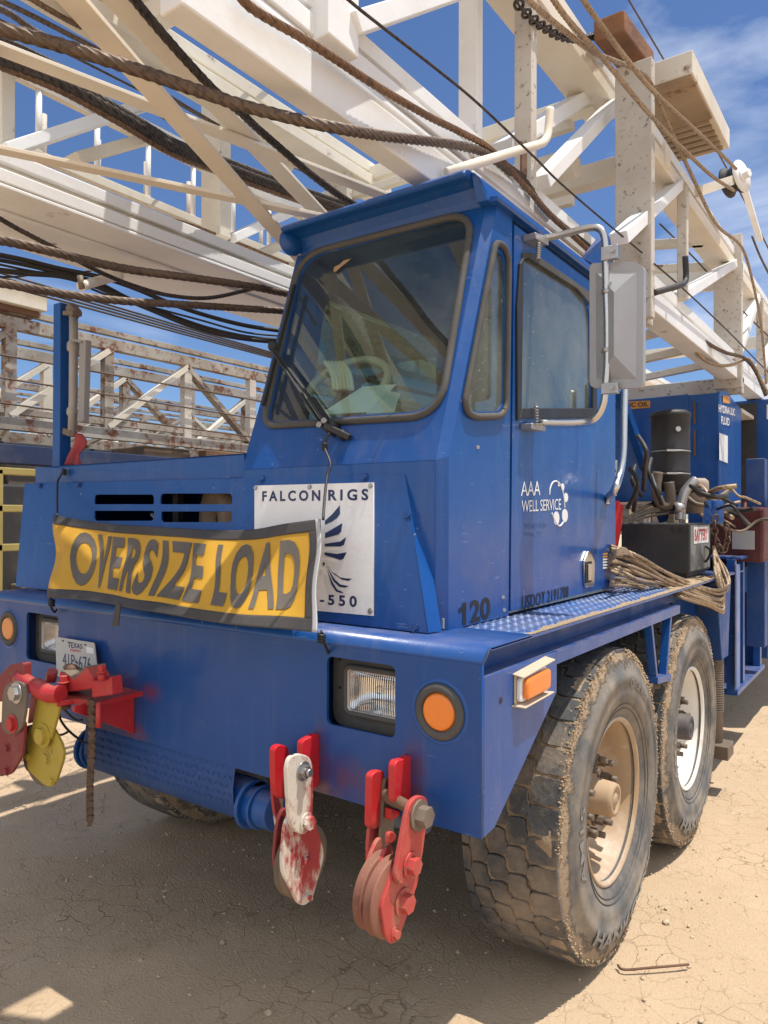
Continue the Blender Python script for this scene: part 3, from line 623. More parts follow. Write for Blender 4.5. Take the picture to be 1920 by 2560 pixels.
zl = zz(600, 440, .3617)
for pl, off in (([(770, 408), (785, 378), (815, 358), (848, 335), (838, 375), (812, 405), (785, 415)], .002), ([(648, 662), (650, 632), (690, 612), (720, 585), (768, 572), (735, 600), (700, 628), (665, 660)], .0)):
    tag(sheet('dry_leaf', [W(*zl(*p), off) for p in pl], [], paint('dry_leaf', (.40, .25, .13), None, .8, 0, 0, 0), None, .0015), 'curled tan leaf stuck high on the windscreen glass' if off == 0 else 'pointed tan leaf stuck on blue panel above the windscreen', 'leaf')
b = MB(); b.span((-1.072, .2, 1.29), (-.262, .208, 1.79)); b.build('cab_lower_front', BLUE, truck, .002, 1)
# corner pillar between front and side, vertical then raked
def strip(name, a, c, mt, par, th=.004):
    b = MB(); n = len(a); vs = a + c; b.add(vs, [(k, k + 1, n + k + 1, n + k) for k in range(n - 1)], False); return b.build(name, mt, par)
strip('corner_pillar', [Vector((-.262, .2, 1.29)), Vector((-.262, .2, 1.79)), Vector((-.262, .513, 2.66))], [Vector((-.23, .222, 1.285)), Vector((-.23, .222, 1.80)), Vector((-.23, .533, 2.66))], BLUE, truck)
def side_px(l): return [S(u, v) for u, v in l]
z2 = zz(1120, 900, .3014); z1 = zz(1120, 400, .3014); z3 = zz(1120, 1300, .3014)
qo = side_px([(1236, 583), (1262, 602), (1271, 640), (1265, 1030), (1250, 1053), (1185, 1056), (1160, 1045), (1152, 1015)])
qo = rnd(qo, [.05, .06, .05, .06, .05, .06, .06, .05], 4)
cen = sum(qo, Vector()) / len(qo); qi = [cen + (p - cen) * .86 for p in qo]
def yz(y, z, x=XS): return Vector((x, y, z))
side = sheet('cab_side', [yz(.222, 1.285), yz(.622, 1.285), yz(.645, 2.66), yz(.533, 2.66), yz(.222, 1.80)], [qi], BLUE, truck, .012, -.012)
ring('quarter_window_seal', [(a + c) / 2 + Vector((.006, 0, 0)) for a, c in zip(qi, qo)], RUBBER_TRIM, side, .0115, 8)
sheet('quarter_window', qi, [], GLASS_SIDE, side, .003, -.01)
dw = rnd(side_px([(1301, 640), (1318, 640), (1452, 728), (1472, 775), (1478, 1022), (1296, 1022)]), [.03, .04, .06, .06, .01, .01], 5)
door = sheet('door', [yz(.630, 1.300), yz(1.575, 1.306), yz(1.575, 2.625), yz(.653, 2.63)], [dw], BLUE, truck, .016, -.012, .002)
sheet('door_window', dw, [], GLASS_SIDE, door, .003, -.008)
b = MB(); fr = [S(u, v, .006) for u, v in ((1291, 625), (1291, 1050), (1487, 1044), (1480, 1015), (1299, 1020), (1300, 645))]
b.prism([S(1298, 1021, .004), S(1487, 1021, .004), S(1487, 1044, .004), S(1292, 1047, .004)], (.012, 0, 0)); b.prism([S(1288, 770, .004), S(1295, 660, .004), S(1303, 645, .004), S(1298, 1046, .004), S(1289, 1052, .004)], (.01, 0, 0)); b.prism([S(1478, 960, .004), S(1488, 960, .004), S(1488, 1044, .004), S(1478, 1044, .004)], (.01, 0, 0)); b.build('window_frame', BLACK, door, .002, 1)
b = MB(); b.prism([S(1303, 632, .004), S(1330, 634, .004), S(1476, 735, .004), S(1476, 765, .004), S(1440, 722, .004), S(1318, 645, .004), S(1303, 650, .004)], (.008, 0, 0)); b.build('window_channel', RUBBER_TRIM, door)
sheet('cab_rear_pillar', [yz(1.585, 1.30), yz(1.735, 1.30), yz(1.735, 2.66), yz(1.585, 2.64)], [], BLUE, truck, .012, -.012, .002)
b = MB(); b.span((-.255, .6, 1.29), (-.246, 1.6, 2.66)); b_ = None
sheet('door_jamb', [Vector((-.25, .60, 1.288)), Vector((-.25, 1.72, 1.288)), Vector((-.25, 1.72, 2.66)), Vector((-.25, .60, 2.66))], [[Vector((-.25, .70, 2.0)), Vector((-.25, 1.5, 2.0)), Vector((-.25, 1.5, 2.55)), Vector((-.25, .70, 2.55))]], BLACKMET, truck, .003, -.003)
# left wall, rear wall with window, floor, sill
sheet('cab_left_wall', [Vector((-1.09, .21, 1.29)), Vector((-1.09, 1.735, 1.29)), Vector((-1.09, 1.735, 2.66)), Vector((-1.09, .52, 2.66)), Vector((-1.09, .21, 1.8))], [rnd([Vector((-1.09, .55, 1.98)), Vector((-1.09, 1.55, 1.98)), Vector((-1.09, 1.55, 2.52)), Vector((-1.09, .66, 2.52))], .05)], BLUE, truck, .012)
sheet('cab_rear_wall', [Vector((-1.09, 1.735, 1.29)), Vector((-.232, 1.735, 1.29)), Vector((-.232, 1.735, 2.66)), Vector((-1.09, 1.735, 2.66))], [rnd([Vector((-.85, 1.735, 2.05)), Vector((-.60, 1.735, 2.05)), Vector((-.60, 1.735, 2.28)), Vector((-.85, 1.735, 2.28))], .04)], INTERIOR, truck, .012)
MB().span((-1.08, .21, 1.29), (-.24, 1.73, 1.32)).build('cab_floor', INTERIOR, truck)
sheet('left_window', [Vector((-1.09, .50, 1.95)), Vector((-1.09, 1.58, 1.95)), Vector((-1.09, 1.58, 2.55)), Vector((-1.09, .55, 2.55))], [], GLASS_DARK, truck, .003); sheet('rear_window', [Vector((-.88, 1.735, 2.02)), Vector((-.57, 1.735, 2.02)), Vector((-.57, 1.735, 2.31)), Vector((-.88, 1.735, 2.31))], [], GLASS_DARK, truck, .003)
# roof: a visor profile run across the cab, with a raised lit shoulder and drip moulding on the near side
rp = [(.385, 2.735), (.405, 2.752), (.43, 2.762), (1.68, 2.748), (1.735, 2.72), (1.735, 2.655), (.545, 2.655), (.505, 2.66), (.495, 2.69), (.475, 2.718), (.44, 2.728), (.40, 2.725)]
b = MB().prism([Vector((-1.085, y, z - .012)) for y, z in rp], (.81, 0, 0)); b.build('roof', BLUE, truck, .012, 3)
b = MB(); sh = [(-.275, 2.738), (-.262, 2.735), (-.245, 2.715), (-.238, 2.68), (-.232, 2.652), (-.275, 2.652)]
b.prism([Vector((x, .47 if z < 2.7 else .43, z)) for x, z in sh], (0, 1.26, 0)); b.build('roof_shoulder', BLUE, truck, .004)
b = MB(); b.prism([Vector((x, .49, z)) for x, z in ((-.234, 2.672), (-.205, 2.667), (-.205, 2.660), (-.210, 2.652), (-.234, 2.654))], (0, 1.24, 0)); b.build('drip_moulding', BLUE, truck, .001, 1)
MB().sphere((-1.085, .455, 2.69), .05, 10, (.62, 1.15, 1.0)).build('roof_corner', BLUE, truck)
# interior
CREAMTUBE = paint('cream_tube', (.62, .60, .50), None, .5, 0, 0, 0)
MB().prism([Vector((-1.07, y, z)) for y, z in ((.23, 1.32), (.23, 1.86), (.30, 1.93), (.50, 1.95), (.53, 1.88), (.48, 1.32))], (.82, 0, 0)).build('dashboard', DASH, truck, .01)
b = MB(); b.prism([P(800, 1036, y=.36), P(925, 1030, y=.36), P(990, 962, y=.50), P(905, 968, y=.50)], (0, .003, .003)); b.build('dash_paper', PAPER, truck); b = MB(); b.prism([P(915, 1034, y=.35), P(985, 1030, y=.35), P(1000, 985, y=.44), P(968, 978, y=.44)], (0, .003, .003)); b.build('dash_paper', paint('pale_paper', (.58, .64, .62), None, .7, 0, 0, 0), truck)
b = MB(); cw = P(868, 965, y=.56); ax = Vector((.15, -.85, .8)).normalized(); e1 = (X - ax * ax.x).normalized(); e2 = ax.cross(e1)
b.tube([cw + e1 * (.165 * math.cos(t * math.pi / 20)) + e2 * (.165 * math.sin(t * math.pi / 20)) for t in range(40)], .017, 10, 1, True)
sw = b.build('steering_wheel', WHEELRIM, truck)
b = MB()
for a in (0, 2.1, 4.2): b.bar(cw, cw + e1 * (.16 * math.cos(a + .5)) + e2 * (.16 * math.sin(a + .5)), .03, .012)
b.cyl(cw - ax * .03, cw + ax * .01, .05, 16); b.cyl(cw - ax * .4, cw, .025, 12); b.build('steering_column', BLACK, sw)
b = MB().span((-.92, .95, 1.62), (-.42, 1.40, 1.76)); b.span((-.92, 1.38, 1.66), (-.42, 1.52, 2.30)); b.build('seat', SEAT, truck, .05, 4)
for k in range(6): MB().tube([P(836 + k * 9, 975, y=.46), P(830 + k * 9, 935, y=.47), P(812 + k * 9, 905, y=.49)], .008, 8, 5).build('gauge_tube', CREAMTUBE, truck)
b = MB().tube([Vector((-1.0, .55, 1.87)), Vector((-.98, .56, 1.99)), Vector((-.90, .57, 2.04)), Vector((-.82, .56, 1.99)), Vector((-.80, .55, 1.87))], .02, 8, 6); b.build('grab_loop', BLACK, truck); b = MB().tube([Vector((-.70, 1.1, 1.4)), Vector((-.64, 1.0, 1.9)), Vector((-.6, .98, 2.1))], .014, 8, 6); b.build('control_lever', BLACK, truck)
MB().prism([P(*c, x=-.26) for c in ((1462, 648), (1515, 583), (1534, 602), (1534, 655), (1500, 668))], (-.03, 0, 0)).build('roof_bracket', BLUE, truck, .003)
# lettering on the cab side
sf = lambda *c: quadfn(*[S(u, v, .0055) for u, v in c])
sf0 = lambda *c: quadfn(*[S(u, v, .0012) for u, v in c])
letters('fleet_number', '120', sf0(z3(122, 686), z3(352, 632), z3(352, 815), z3(122, 880)), INK, side, .03, 1.0)
sheet('number_flag', [S(*z3(x, y), .0012) for x, y in ((90, 742), (112, 722), (130, 688), (152, 682), (152, 730), (128, 738), (108, 768), (92, 772))], [], INK, side, .0006)
letters('lettering', 'USDOT 2191788', sf(z3(618, 632), z3(1003, 545), z3(1000, 640), z3(615, 755)), INK, door, .018, 1.05)
letters('lettering', 'AAA', sf(z2(605, 1008), z2(766, 1003), z2(766, 1121), z2(605, 1128)), DECAL, door, 0, .95)
letters('lettering', 'WELL SERVICE', sf(z2(612, 1165), z2(938, 1150), z2(938, 1242), z2(612, 1262)), DECAL, door, 0, .95)
letters('lettering', '940-682-9200', sf(z2(640, 1356), z2(822, 1347), z2(822, 1392), z2(640, 1402)), DECAL_FADED, door)
letters('lettering', 'Millsap, TX', sf(z2(640, 1428), z2(780, 1420), z2(780, 1465), z2(640, 1476)), DECAL_FADED, door)
b = MB(); b.tube([S(*z2(x, y), .0048) for x, y in ((842, 1118), (846, 1070), (862, 1025), (885, 1006), (912, 1012), (938, 1050), (956, 1110), (964, 1170), (967, 1228))], lambda i: .0030, 6, 6); b.tube([S(*z2(x, y), .0048) for x, y in ((862, 1270), (885, 1330), (915, 1373), (935, 1372), (955, 1345))], lambda i: .0035, 6, 6); b.build('arc_emblem', DECAL, door)
for cx, cy, rx, ry in ((918, 1030, 8, 20), (950, 1054, 13, 31), (978, 1140, 16, 38), (968, 1290, 24, 55), (898, 1312, 24, 56)):
    sheet('emblem_disc', [S(*z2(cx + rx * math.cos(t * .3142), cy + ry * math.sin(t * .3142)), .0045) for t in range(20)], [], DECAL, door, .0012)
# door latch
ql = rnd([S(u, v, .006) for u, v in ((1469, 1374), (1483, 1403), (1482, 1466), (1459, 1469), (1456, 1407))], .012, 4)
la = sheet('door_latch', ql, [], CHROME, door, .007, 0, .002)
sheet('latch_paddle', rnd([S(u, v, .014) for u, v in ((1464, 1405), (1479, 1403), (1478, 1455), (1464, 1458))], .006), [], BLACK, la, .002)
sheet('latch_lever', rnd([S(u, v, .017) for u, v in ((1469, 1410), (1478, 1409), (1477, 1450), (1469, 1451))], .004), [], CHROME, la, .004, 0, .0015)
st = sheet('safety_sticker', [S(1513 + 8 * math.cos(t * .3142), 1400 + 26 * math.sin(t * .3142), .002) for t in range(20)], [], paint('black_sticker', (.03, .05, .09), None, .6, .1, 0, 0), truck, .001)
for k in range(6): sheet('sticker_line', [S(1507, 1383 + k * 7, .0036), S(1519, 1382 + k * 7, .0036), S(1519, 1386 + k * 7, .0036), S(1507, 1387 + k * 7, .0036)], [], ORANGE_STICKER if k < 2 else DECAL, st, .0005)
for u, v in ((1258, 1493), (1261, 1525), (1195, 1118)): MB().cyl(S(u, v, .0), S(u, v, .004), .006, 10).build('side_screw', STEEL, side)

# wiper: two arms from a pivot under the glass, blade parked along the left seal
pv = W(845, 1090, .02); b = MB()
b.cyl(W(840, 1078, .0), W(840, 1078, .05), .022, 14); b.cyl(W(862, 1092, .0), W(862, 1092, .03), .016, 12); b.bar(W(835, 1080, .05), W(880, 1098, .012), .025, .02)
wp = b.build('wiper', BLACK, truck, .002, 1)
b = MB(); b.bar(W(838, 1066, .045), W(692, 872, .045), .012, .008); b.bar(W(826, 1078, .05), W(703, 893, .05), .010, .008); b.bar(W(836, 1064, .05), W(800, 1012, .05), .03, .012); b.build('wiper_arm', BLACK, wp, .001, 1)
b = MB(); b.bar(W(748, 724, .03), W(672, 1022, .03), .010, .014); b.sphere(W(700, 880, .04), .02, 6); b.build('wiper_blade', BLACK, wp)
for u, v in ((838, 1072), (826, 1082)): MB().cyl(W(u, v, .055), W(u, v, .066), .010, 12).build('wiper_nut', STEEL, wp)

# mirror on a bent tube bracket
ym = .85
U = lambda u, v: P(u, v, y=ym)
b = MB().tube([S(1352, 597, .02), U(1400, 588), U(1470, 570), U(1500, 573), U(1512, 600), U(1514, 660), U(1516, 740), U(1518, 800), U(1518, 900), U(1514, 960), U(1508, 1010), U(1488, 1045), U(1450, 1056), S(1345, 1057, .03)], .0125, 12, 5)
mir = b.build('mirror_bracket', CHROME, truck)
mq = rnd([U(1470, 655), U(1582, 650), U(1606, 662), U(1604, 968), U(1470, 968)], [.02, .03, .02, .025, .025])
mb = sheet('mirror_head', mq, [], GREYBOX, mir, .03, -.045, .006)
iq = [U(1486, 676), U(1590, 676), U(1588, 945), U(1488, 945)]; ap = [U(1500, 740) + Vector((0, -.03, 0)), U(1560, 735) + Vector((0, -.035, 0)), U(1560, 880) + Vector((0, -.035, 0)), U(1530, 900) + Vector((0, -.035, 0))]
b = MB(); iq = [p + Vector((0, -.014, 0)) + Vector((0, .028, 0)) for p in iq]; ax_ = [U(1540, 735), U(1540, 890)]; ax_ = [p + Vector((0, -.022, 0)) for p in ax_]
b.add(iq + ax_, [(0, 1, 4), (1, 2, 5, 4), (2, 3, 5), (3, 0, 4, 5)]); b.build('mirror_back', GREYBOX, mir)
sheet('mirror_glass', [U(1474, 665) + Vector((0, .05, 0)), U(1600, 668) + Vector((0, .05, 0)), U(1600, 962) + Vector((0, .05, 0)), U(1474, 962) + Vector((0, .05, 0))], [], MIRROR, mir, .002, 0, 0, True)
b = MB()
for v0, v1 in ((622, 648), (960, 984)): 
    a = U(1506, v0); c = U(1548, v1); MB().span((a.x, ym - .018, c.z), (c.x, ym + .005, a.z)).build('bracket_clamp', STEEL, mir, .002, 1)
for v in (730, 876): MB().cyl(U(1516, v - 5), U(1516, v + 5), .017, 14).build('tube_clamp', STEEL, mir)
for u, v in ((1536, 630), (1534, 971)): MB().bolt(U(u, v) + Vector((0, -.018, 0)), -Y, .009, .008).build('clamp_bolt', STEEL, mir)
b = MB(); b.prism([S(1306, 588, .004), S(1340, 600, .004), S(1340, 620, .004), S(1308, 604, .004)], (.05, 0, 0)); b.build('bracket_foot', STEEL, mir, .002, 1); b = MB(); b.prism([S(1300, 1060, .004), S(1337, 1060, .004), S(1335, 1080, .004), S(1300, 1074, .004)], (.045, 0, 0)); b.build('bracket_foot', STEEL, mir, .002, 1)
b = MB()
for (u0, v0), (u1, v1) in (((1347, 610), (1345, 645)), ((1341, 1018), (1341, 1060))):
    b = MB()
    for k in range(7):
        a, c = S(u0, v0, .05), S(u1, v1, .05); b.lathe([(.006, -.003), (.010, 0), (.006, .003)], a.lerp(c, k / 6), a - c, 12)
    b.build('mount_spring', STEEL, mir)
# grab rail at the rear of the cab
g = lambda u, v, x=-.12: P(u, v, x=x)
MB().tube([g(1562, 965), g(1560, 1040), g(1558, 1130), g(1550, 1185), g(1536, 1225), g(1522, 1240, -.2), g(1517, 1250, -.226), g(1517, 1262, -.226)], .0155, 12, 5).build('grab_rail', CHROME, truck)
# ---------------------------------------------------------------- wheels
WR, WZ = .564, .574
def wheel(xc, yc, rim_m, name='wheel', hubm=None):
    c = Vector((xc, yc, WZ)); s_ = 1
    rp_ = [(.283, .178), (.291, .190), (.300, .192), (.303, .186), (.296, .176), (.284, .162), (.270, .13), (.262, .09), (.252, .062), (.232, .050), (.205, .058), (.18, .078), (.165, .086), (.07, .086)]
    wl = MB().lathe(rp_, c, X, 64).build(name, rim_m, truck)
    wl2 = MB().lathe([(.284, .16), (.27, .0), (.284, -.18)], c, X, 40).build('rim_barrel', rim_m, wl)
    b = MB().lathe([(.088, .08), (.075, .10), (.066, .11), (.062, .180), (.058, .195), (.044, .197), (.040, .188), (.028, .186), (.024, .194), (.0001, .194)], c, X, 28); b.build('hub', hubm or IRON, wl)
    for k in range(10):
        b = MB(); a = 2 * math.pi * (k + .35) / 10; p = c + Vector((.086, math.cos(a) * .136, math.sin(a) * .136)); b.cyl(p, p + X * .008, .026, 14); b.cyl(p + X * .004, p + X * .040, .0185, 6); b.cyl(p + X * .036, p + X * .072, .0115, 10)
        b.build('lug_nut', IRON, wl)
    half = [(.284, .168), (.300, .186), (.335, .204), (.36, .212), (.362, .215), (.40, .220), (.43, .219), (.432, .222), (.465, .218), (.468, .214), (.505, .205), (.525, .198), (.538, .194), (.547, .19), (.5530, .178), (.556, .14), (.558, .07)]
    prof = half[:-2] + [(.5535, .17 - .0285 * q) for q in range(11)] + [(r, -(a - .065)) for r, a in half[:-2][::-1]]
    n = 260; b = MB().lathe(prof, c, X, n); 
    rad = []
    vs = []
    for v in b.v:
        v = Vector(v); r = math.hypot(v.y - c.y, v.z - c.z); rad.append(r)
        if abs(r - .5535) < 1e-4:
            k = .5485 + .0135 * min(1, max(0, .5 + .9 * noise.noise(v * 14) + .35 * noise.noise(v * 60))); v.y = c.y + (v.y - c.y) * k / r; v.z = c.z + (v.z - c.z) * k / r; rad[-1] = .60
        if v.z < .036: k = .036 - v.z; v.z = .036 - k * .12; v.x += (.3 * k) * (1 if v.x > xc else -1)
        vs.append(tuple(v))
    me = bpy.data.meshes.new('tyre'); me.from_pydata(vs, [], b.f); me.polygons.foreach_set('use_smooth', [True] * len(b.f))
    at = me.attributes.new('mud_band', 'FLOAT', 'POINT'); at.data.foreach_set('value', rad); me.update()
    ty = link(me, 'tyre', SIDEWALL, wl)
    # tread: five rows of rounded hexagonal blocks
    b = MB(); NB = 38; rr = random.Random(2)
    rows = [(.146, .050, 0), (.060, .034, .5), (-.010, .034, 0), (-.077, .031, .5), (-.125, .016, 0)]
    def rt(a): return WR - .012 * (abs(a) / .2) ** 3
    for ri, (a0, hw, o) in enumerate(rows):
        for k in range(NB):
            sh = [(-hw * .80, -.47), (hw * .25, -.50), (hw * .82, -.44), (hw * .92, -.08), (hw * 1.16, .02), (hw * 1.10, .38), (hw * .80, .47), (-hw * .25, .50), (-hw * .82, .44), (-hw * .92, .08), (-hw * 1.16, -.02), (-hw * 1.10, -.38)]
            if ri in (0, 4): sgn = 1 if ri == 0 else -1; sh = [(-sgn * hw * .92, -.44), (-sgn * hw * .5, -.50), (sgn * hw, -.47), (sgn * hw, .46), (-sgn * hw * .35, .50), (-sgn * hw * .9, .43), (-sgn * hw * .98, .10), (-sgn * hw * 1.14, .0), (-sgn * hw * 1.08, -.30)]
            def pt(a, th, r):
                q = c + Vector((a, math.cos(th) * r, math.sin(th) * r)); 
                if q.z < .030: q.z = .030
                return q
            ctr = a0; top = []; bot = []; mid = []
            for (da, dt) in sh:
                dt *= .93; da *= .95; th = 2 * math.pi * (k + o + dt) / NB; a = a0 + da
                thi = 2 * math.pi * (k + o + dt * .96) / NB; ai = a0 + da * .965
                top.append(pt(ai, thi, rt(ai) + .001)); mid.append(pt(a, th, rt(a) - .003)); bot.append(pt(a, th, rt(a) - .012))
            m_ = len(sh); b.add(top + mid + bot, [tuple(range(m_))] + [(i, (i + 1) % m_, m_ + (i + 1) % m_, m_ + i) for i in range(m_)] + [(m_ + i, m_ + (i + 1) % m_, 2 * m_ + (i + 1) % m_, 2 * m_ + i) for i in range(m_)])
    b.build('tread', RUBBER, wl)
    # clods of dried mud along the near shoulder
    b = MB(); ico = [(0, 0, 1), (.9, 0, .3), (.3, .85, .3), (-.72, .53, .3), (-.72, -.53, .3), (.3, -.85, .3), (0, 0, -.6)]
    for k in range(1500):
        th = rr.uniform(0, 6.2832); q = abs(rr.gauss(0, .4)); a = .196 - q * .012; r = .546 + q * .010 if rr.random() < .6 else .546 - abs(rr.gauss(0, .02)); a = a if r > .546 else .198
        if math.sin(th * 3 + 1) + math.sin(th * 7) < -1.1: continue
        p = c + Vector((a, math.cos(th) * r, math.sin(th) * r)); s = .0025 + .0045 * rr.random() ** 2
        if p.z < .02: continue
        b.add([p + Vector(v_) * s for v_ in ico], [(0, 1, 2), (0, 2, 3), (0, 3, 4), (0, 4, 5), (0, 5, 1), (6, 2, 1), (6, 3, 2), (6, 4, 3), (6, 5, 4), (6, 1, 5)])
    b.build('mud_clods', MUD, wl)
    def arc(th0, th1, r0, r1):
        def f(s, t):
            th = R(th0 + (th1 - th0) * s); r = r0 + (r1 - r0) * t; a = .2235 - .35 * max(0, r - .465) - .0 + (-.05 * max(0, .42 - r)); 
            return c + Vector((a, math.cos(th) * r, math.sin(th) * r))
        return f
    letters('raised_lettering', 'HANKOOK', arc(-128, -38, .492, .438) if name == 'wheel' else arc(-128, -38, .492, .438), LETTER_RUBBER, wl, .03, 1.0, .25)
    letters('raised_lettering', 'On/Off Road', arc(78, 48, .415, .448), LETTER_RUBBER, wl, 0, 1.0, .25)
    letters('raised_lettering', 'AM15', arc(200, 165, .40, .44), LETTER_RUBBER, wl, .01, 1.0, .25)
    letters('raised_lettering', 'HANKOOK', arc(58, -12, .44, .488), LETTER_RUBBER, wl, .03, 1.0, .25) if name != 'wheel' else None
    b = MB()
    for r0, a0 in ((.335, .2055), (.352, .211)): b.tube([c + Vector((a0, math.cos(t * math.pi / 32) * r0, math.sin(t * math.pi / 32) * r0)) for t in range(64)], .0016, 5, 1, True)
    b.build('sidewall_ribs', RUBBER, wl)
    return wl
w1 = wheel(-.20, 1.06, RIM1, 'wheel', paint('muddy_hub', (.44, .31, .19), (.36, .25, .15), .8, .3, .2, 0))
w2 = wheel(-.20, 2.215, RIM2, 'wheel', paint('dusty_dark_hub', (.025, .04, .09), (.10, .085, .075), .6, .55, .2, 0))
def copy_part(o, off, parent=None):
    c = o.copy(); col.objects.link(c)
    if parent: c.parent = parent
    else: c.location = Vector(o.location) + off
    for ch in list(o.children): copy_part(ch, off, c)
    return c
for o in (w1, w2):
    for off in ((-2.04, 0, 0),): copy_part(o, Vector(off))
b = MB()
for y in (1.06, 2.215): b.cyl((-2.2, y, .57), (-.26, y, .57), .075, 16); b.sphere((-1.22, y, .57), .2, 10)
b.build('axle', BLACKMET, truck)
b = MB(); b.span((-.78, .3, .82), (-.68, 9.5, 1.2)); b.span((-1.76, .3, .82), (-1.66, 9.5, 1.2)); b.span((-1.7, .8, .8), (-.7, 3.0, 1.25)); b.build('chassis_rail', BLACKMET, truck)
b = MB(); b.span((-2.3, .4, 1.20), (-.08, 3.2, 1.235)); b.span((-2.3, 1.9, .9), (-.6, 1.95, 1.25)); b.build('wheel_arch', BLUE_DARK, truck)
# deck strut between the wheels, outrigger jack, side box with steps
b = MB()
b.bar(P(1618, 1540, x=-.02), P(1634, 1700, x=-.02), .022, .035, X); b.bar(P(1670, 1525, x=-.02), P(1656, 1700, x=-.02), .022, .035, X); b.bar(P(1630, 1700, x=-.02), P(1664, 1692, x=-.02), .03, .05, X); b.build('deck_strut', BLUE, truck, .002, 1)
b = MB(); zj = .34; b.cyl((-.06, 3.02, .30), (-.06, 3.02, .95), .045, 18)
for k in range(26): b.lathe([(.046, 0), (.056, .006), (.046, .012)], (-.06, 3.02, .48 + k * .0135), Z, 16)
b.span((-.14, 2.94, .22), (.03, 3.10, .30)); jk = b.build('outrigger_jack', IRON, truck, .004, 1); 
b = MB(); b.prism([Vector((-.0, 2.78, 1.24)), Vector((0, 3.18, 1.24)), Vector((0, 3.10, .80)), Vector((0, 2.92, .80))], (-.12, 0, 0)); b.build('jack_housing', BLUE_DARK, truck, .003, 1)
b = MB()
for x, y in ((-.015, 3.42), (-.015, 3.70), (-.015, 4.38)): b.span((x - .05, y - .03, .52), (x, y + .03, 1.36))
b.span((-.42, 3.40, 1.36), (.02, 4.45, 1.375)); b.span((-.40, 3.40, .50), (0, 4.45, .53)); b.span((-.42, 3.42, .52), (-.40, 4.42, 1.36)); b.span((-.4, 4.41, .52), (-.02, 4.44, 1.36)); sbx = b.build('step_box', BLUE, truck, .002, 1)
b = MB(); b.span((.0, 3.32, .56), (.006, 3.44, 1.33)); b.build('step_side', paint('pale_blue_plate', (.12, .19, .40), None, .5, .3, .05, 0), sbx)
b = MB(); b.span((-.75, 3.6, 1.1), (-.05, 9, 1.28)); b.span((.0, 4.6, .55), (-.6, 6.2, 1.3)); b.build('rear_frame', BLUE_DARK, truck, .004, 1)
MB().span((.03, 5.6, .7), (-.1, 6.5, 1.45)).build('yellow_panel', YEL_RAIL, truck)

# ---------------------------------------------------------------- mast over the truck
mast = thing('derrick_mast', 'white telescoping lattice mast lying over the blue truck cab', 'mast', (-1.22, 2.2, 2.7))
XN, XF = -.455, -2.276
def prof_bar(b, x, z0, z1, y0, y1, w_): b.span((x - w_, y0, z0), (x, y1, z1))
def chord(xo, sgn, y0, y1, mt):
    """stack of tubes that makes one lower chord; xo outer face, sgn +1 near side / -1 far side"""
    def sp(b, xa, xb, z0, z1): b.span((xo - sgn * xa, y0, z0), (xo - sgn * xb, y1, z1))
    b = MB(); sp(b, 0, .08, 2.78, 2.90); b.build('lower_chord', mt, mast, .006)
    y0 -= 1.2; b = MB().cyl((xo - sgn * .048, y0, 2.925), (xo - sgn * .048, y1, 2.925), .041, 16); b.build('chord_pipe', WHITE, mast)
    b = MB(); sp(b, .004, .075, 2.954, 3.014); b.build('chord_tube', mt, mast, .004)
    b = MB(); sp(b, .032, .065, 3.014, 3.038); sp(b, .013, .075, 3.038, 3.091); b.build('chord_rail', WHITE, mast, .003)
Y0 = -.586
chord(XN, 1, Y0, 2.7, WHITE)
def fsp(nm, xa, xb, z0, z1, mt): MB().span((xa, -2.4, z0), (xb, 2.7, z1)).build(nm, mt, mast, .005)
fsp('lower_chord', XF, -1.725, 2.78, 2.797, WHITE); fsp('chord_tube', -1.725, -1.784, 2.80, 2.85, WHITE); fsp('chord_web', -1.75, -1.80, 2.85, 2.872, WHITE_STAIN); fsp('chord_tube', -1.73, -1.79, 2.872, 2.922, WHITE); fsp('chord_plate', XF, XF + .02, 2.797, 2.95, WHITE_STAIN); fsp('chord_stiffener', -1.91, -1.93, 2.768, 2.78, WHITE)
# far chord: wide plate underside
# top chords
for x, s, y0 in ((XN, 1, -1.6), (XF, -1, -2.2)):
    b = MB(); dz = 0 if s > 0 else -.055; b.span((x - s * .0, y0, 3.924 + dz), (x - s * .20, 2.55, 3.994 + dz)); b.span((x - s * .02, y0, 3.994 + dz), (x - s * .16, 2.55, 4.026 + dz)); b.span((x - s * .005, y0, 4.026 + dz), (x - s * .17, 2.55, 4.10 + dz)); b.build('upper_chord', TANW if s > 0 else WHITE_STAIN, mast, .005)
def brace(nm, p0, p1, w_, h, mt=WHITE, up=(0, 0, 1), bev=.004): return MB().bar(p0, p1, w_, h, up).build(nm, mt, mast, bev)
# bottom X bracing of flat bars
def zb(u, v, z): return P(u, v, z=z)
for (a, c, z, w_) in (((160, -25), (750, 645), 2.80, .066), ((-40, 366), (815, 545), 2.812, .048), ((-30, 110), (720, 398), 3.05, .064), ((285, -10), (815, 552), 3.066, .08)):
    p0, p1 = zb(*a, z), zb(*c, z); d = (p1 - p0).normalized(); brace('cross_brace', p0 - d * .5, p1 + d * .7, w_, .014, TANW, bev=.002)
# cross members
for y in (1.465,): brace('cross_member', (XN - .07, y, 2.95), (XF + .07, y, 2.95), .08, .1, WHITE)
for y in (.5, 2.38): brace('cross_member', (XN - .1, y, 3.96), (XF + .1, y, 3.96), .10, .09, TANW)
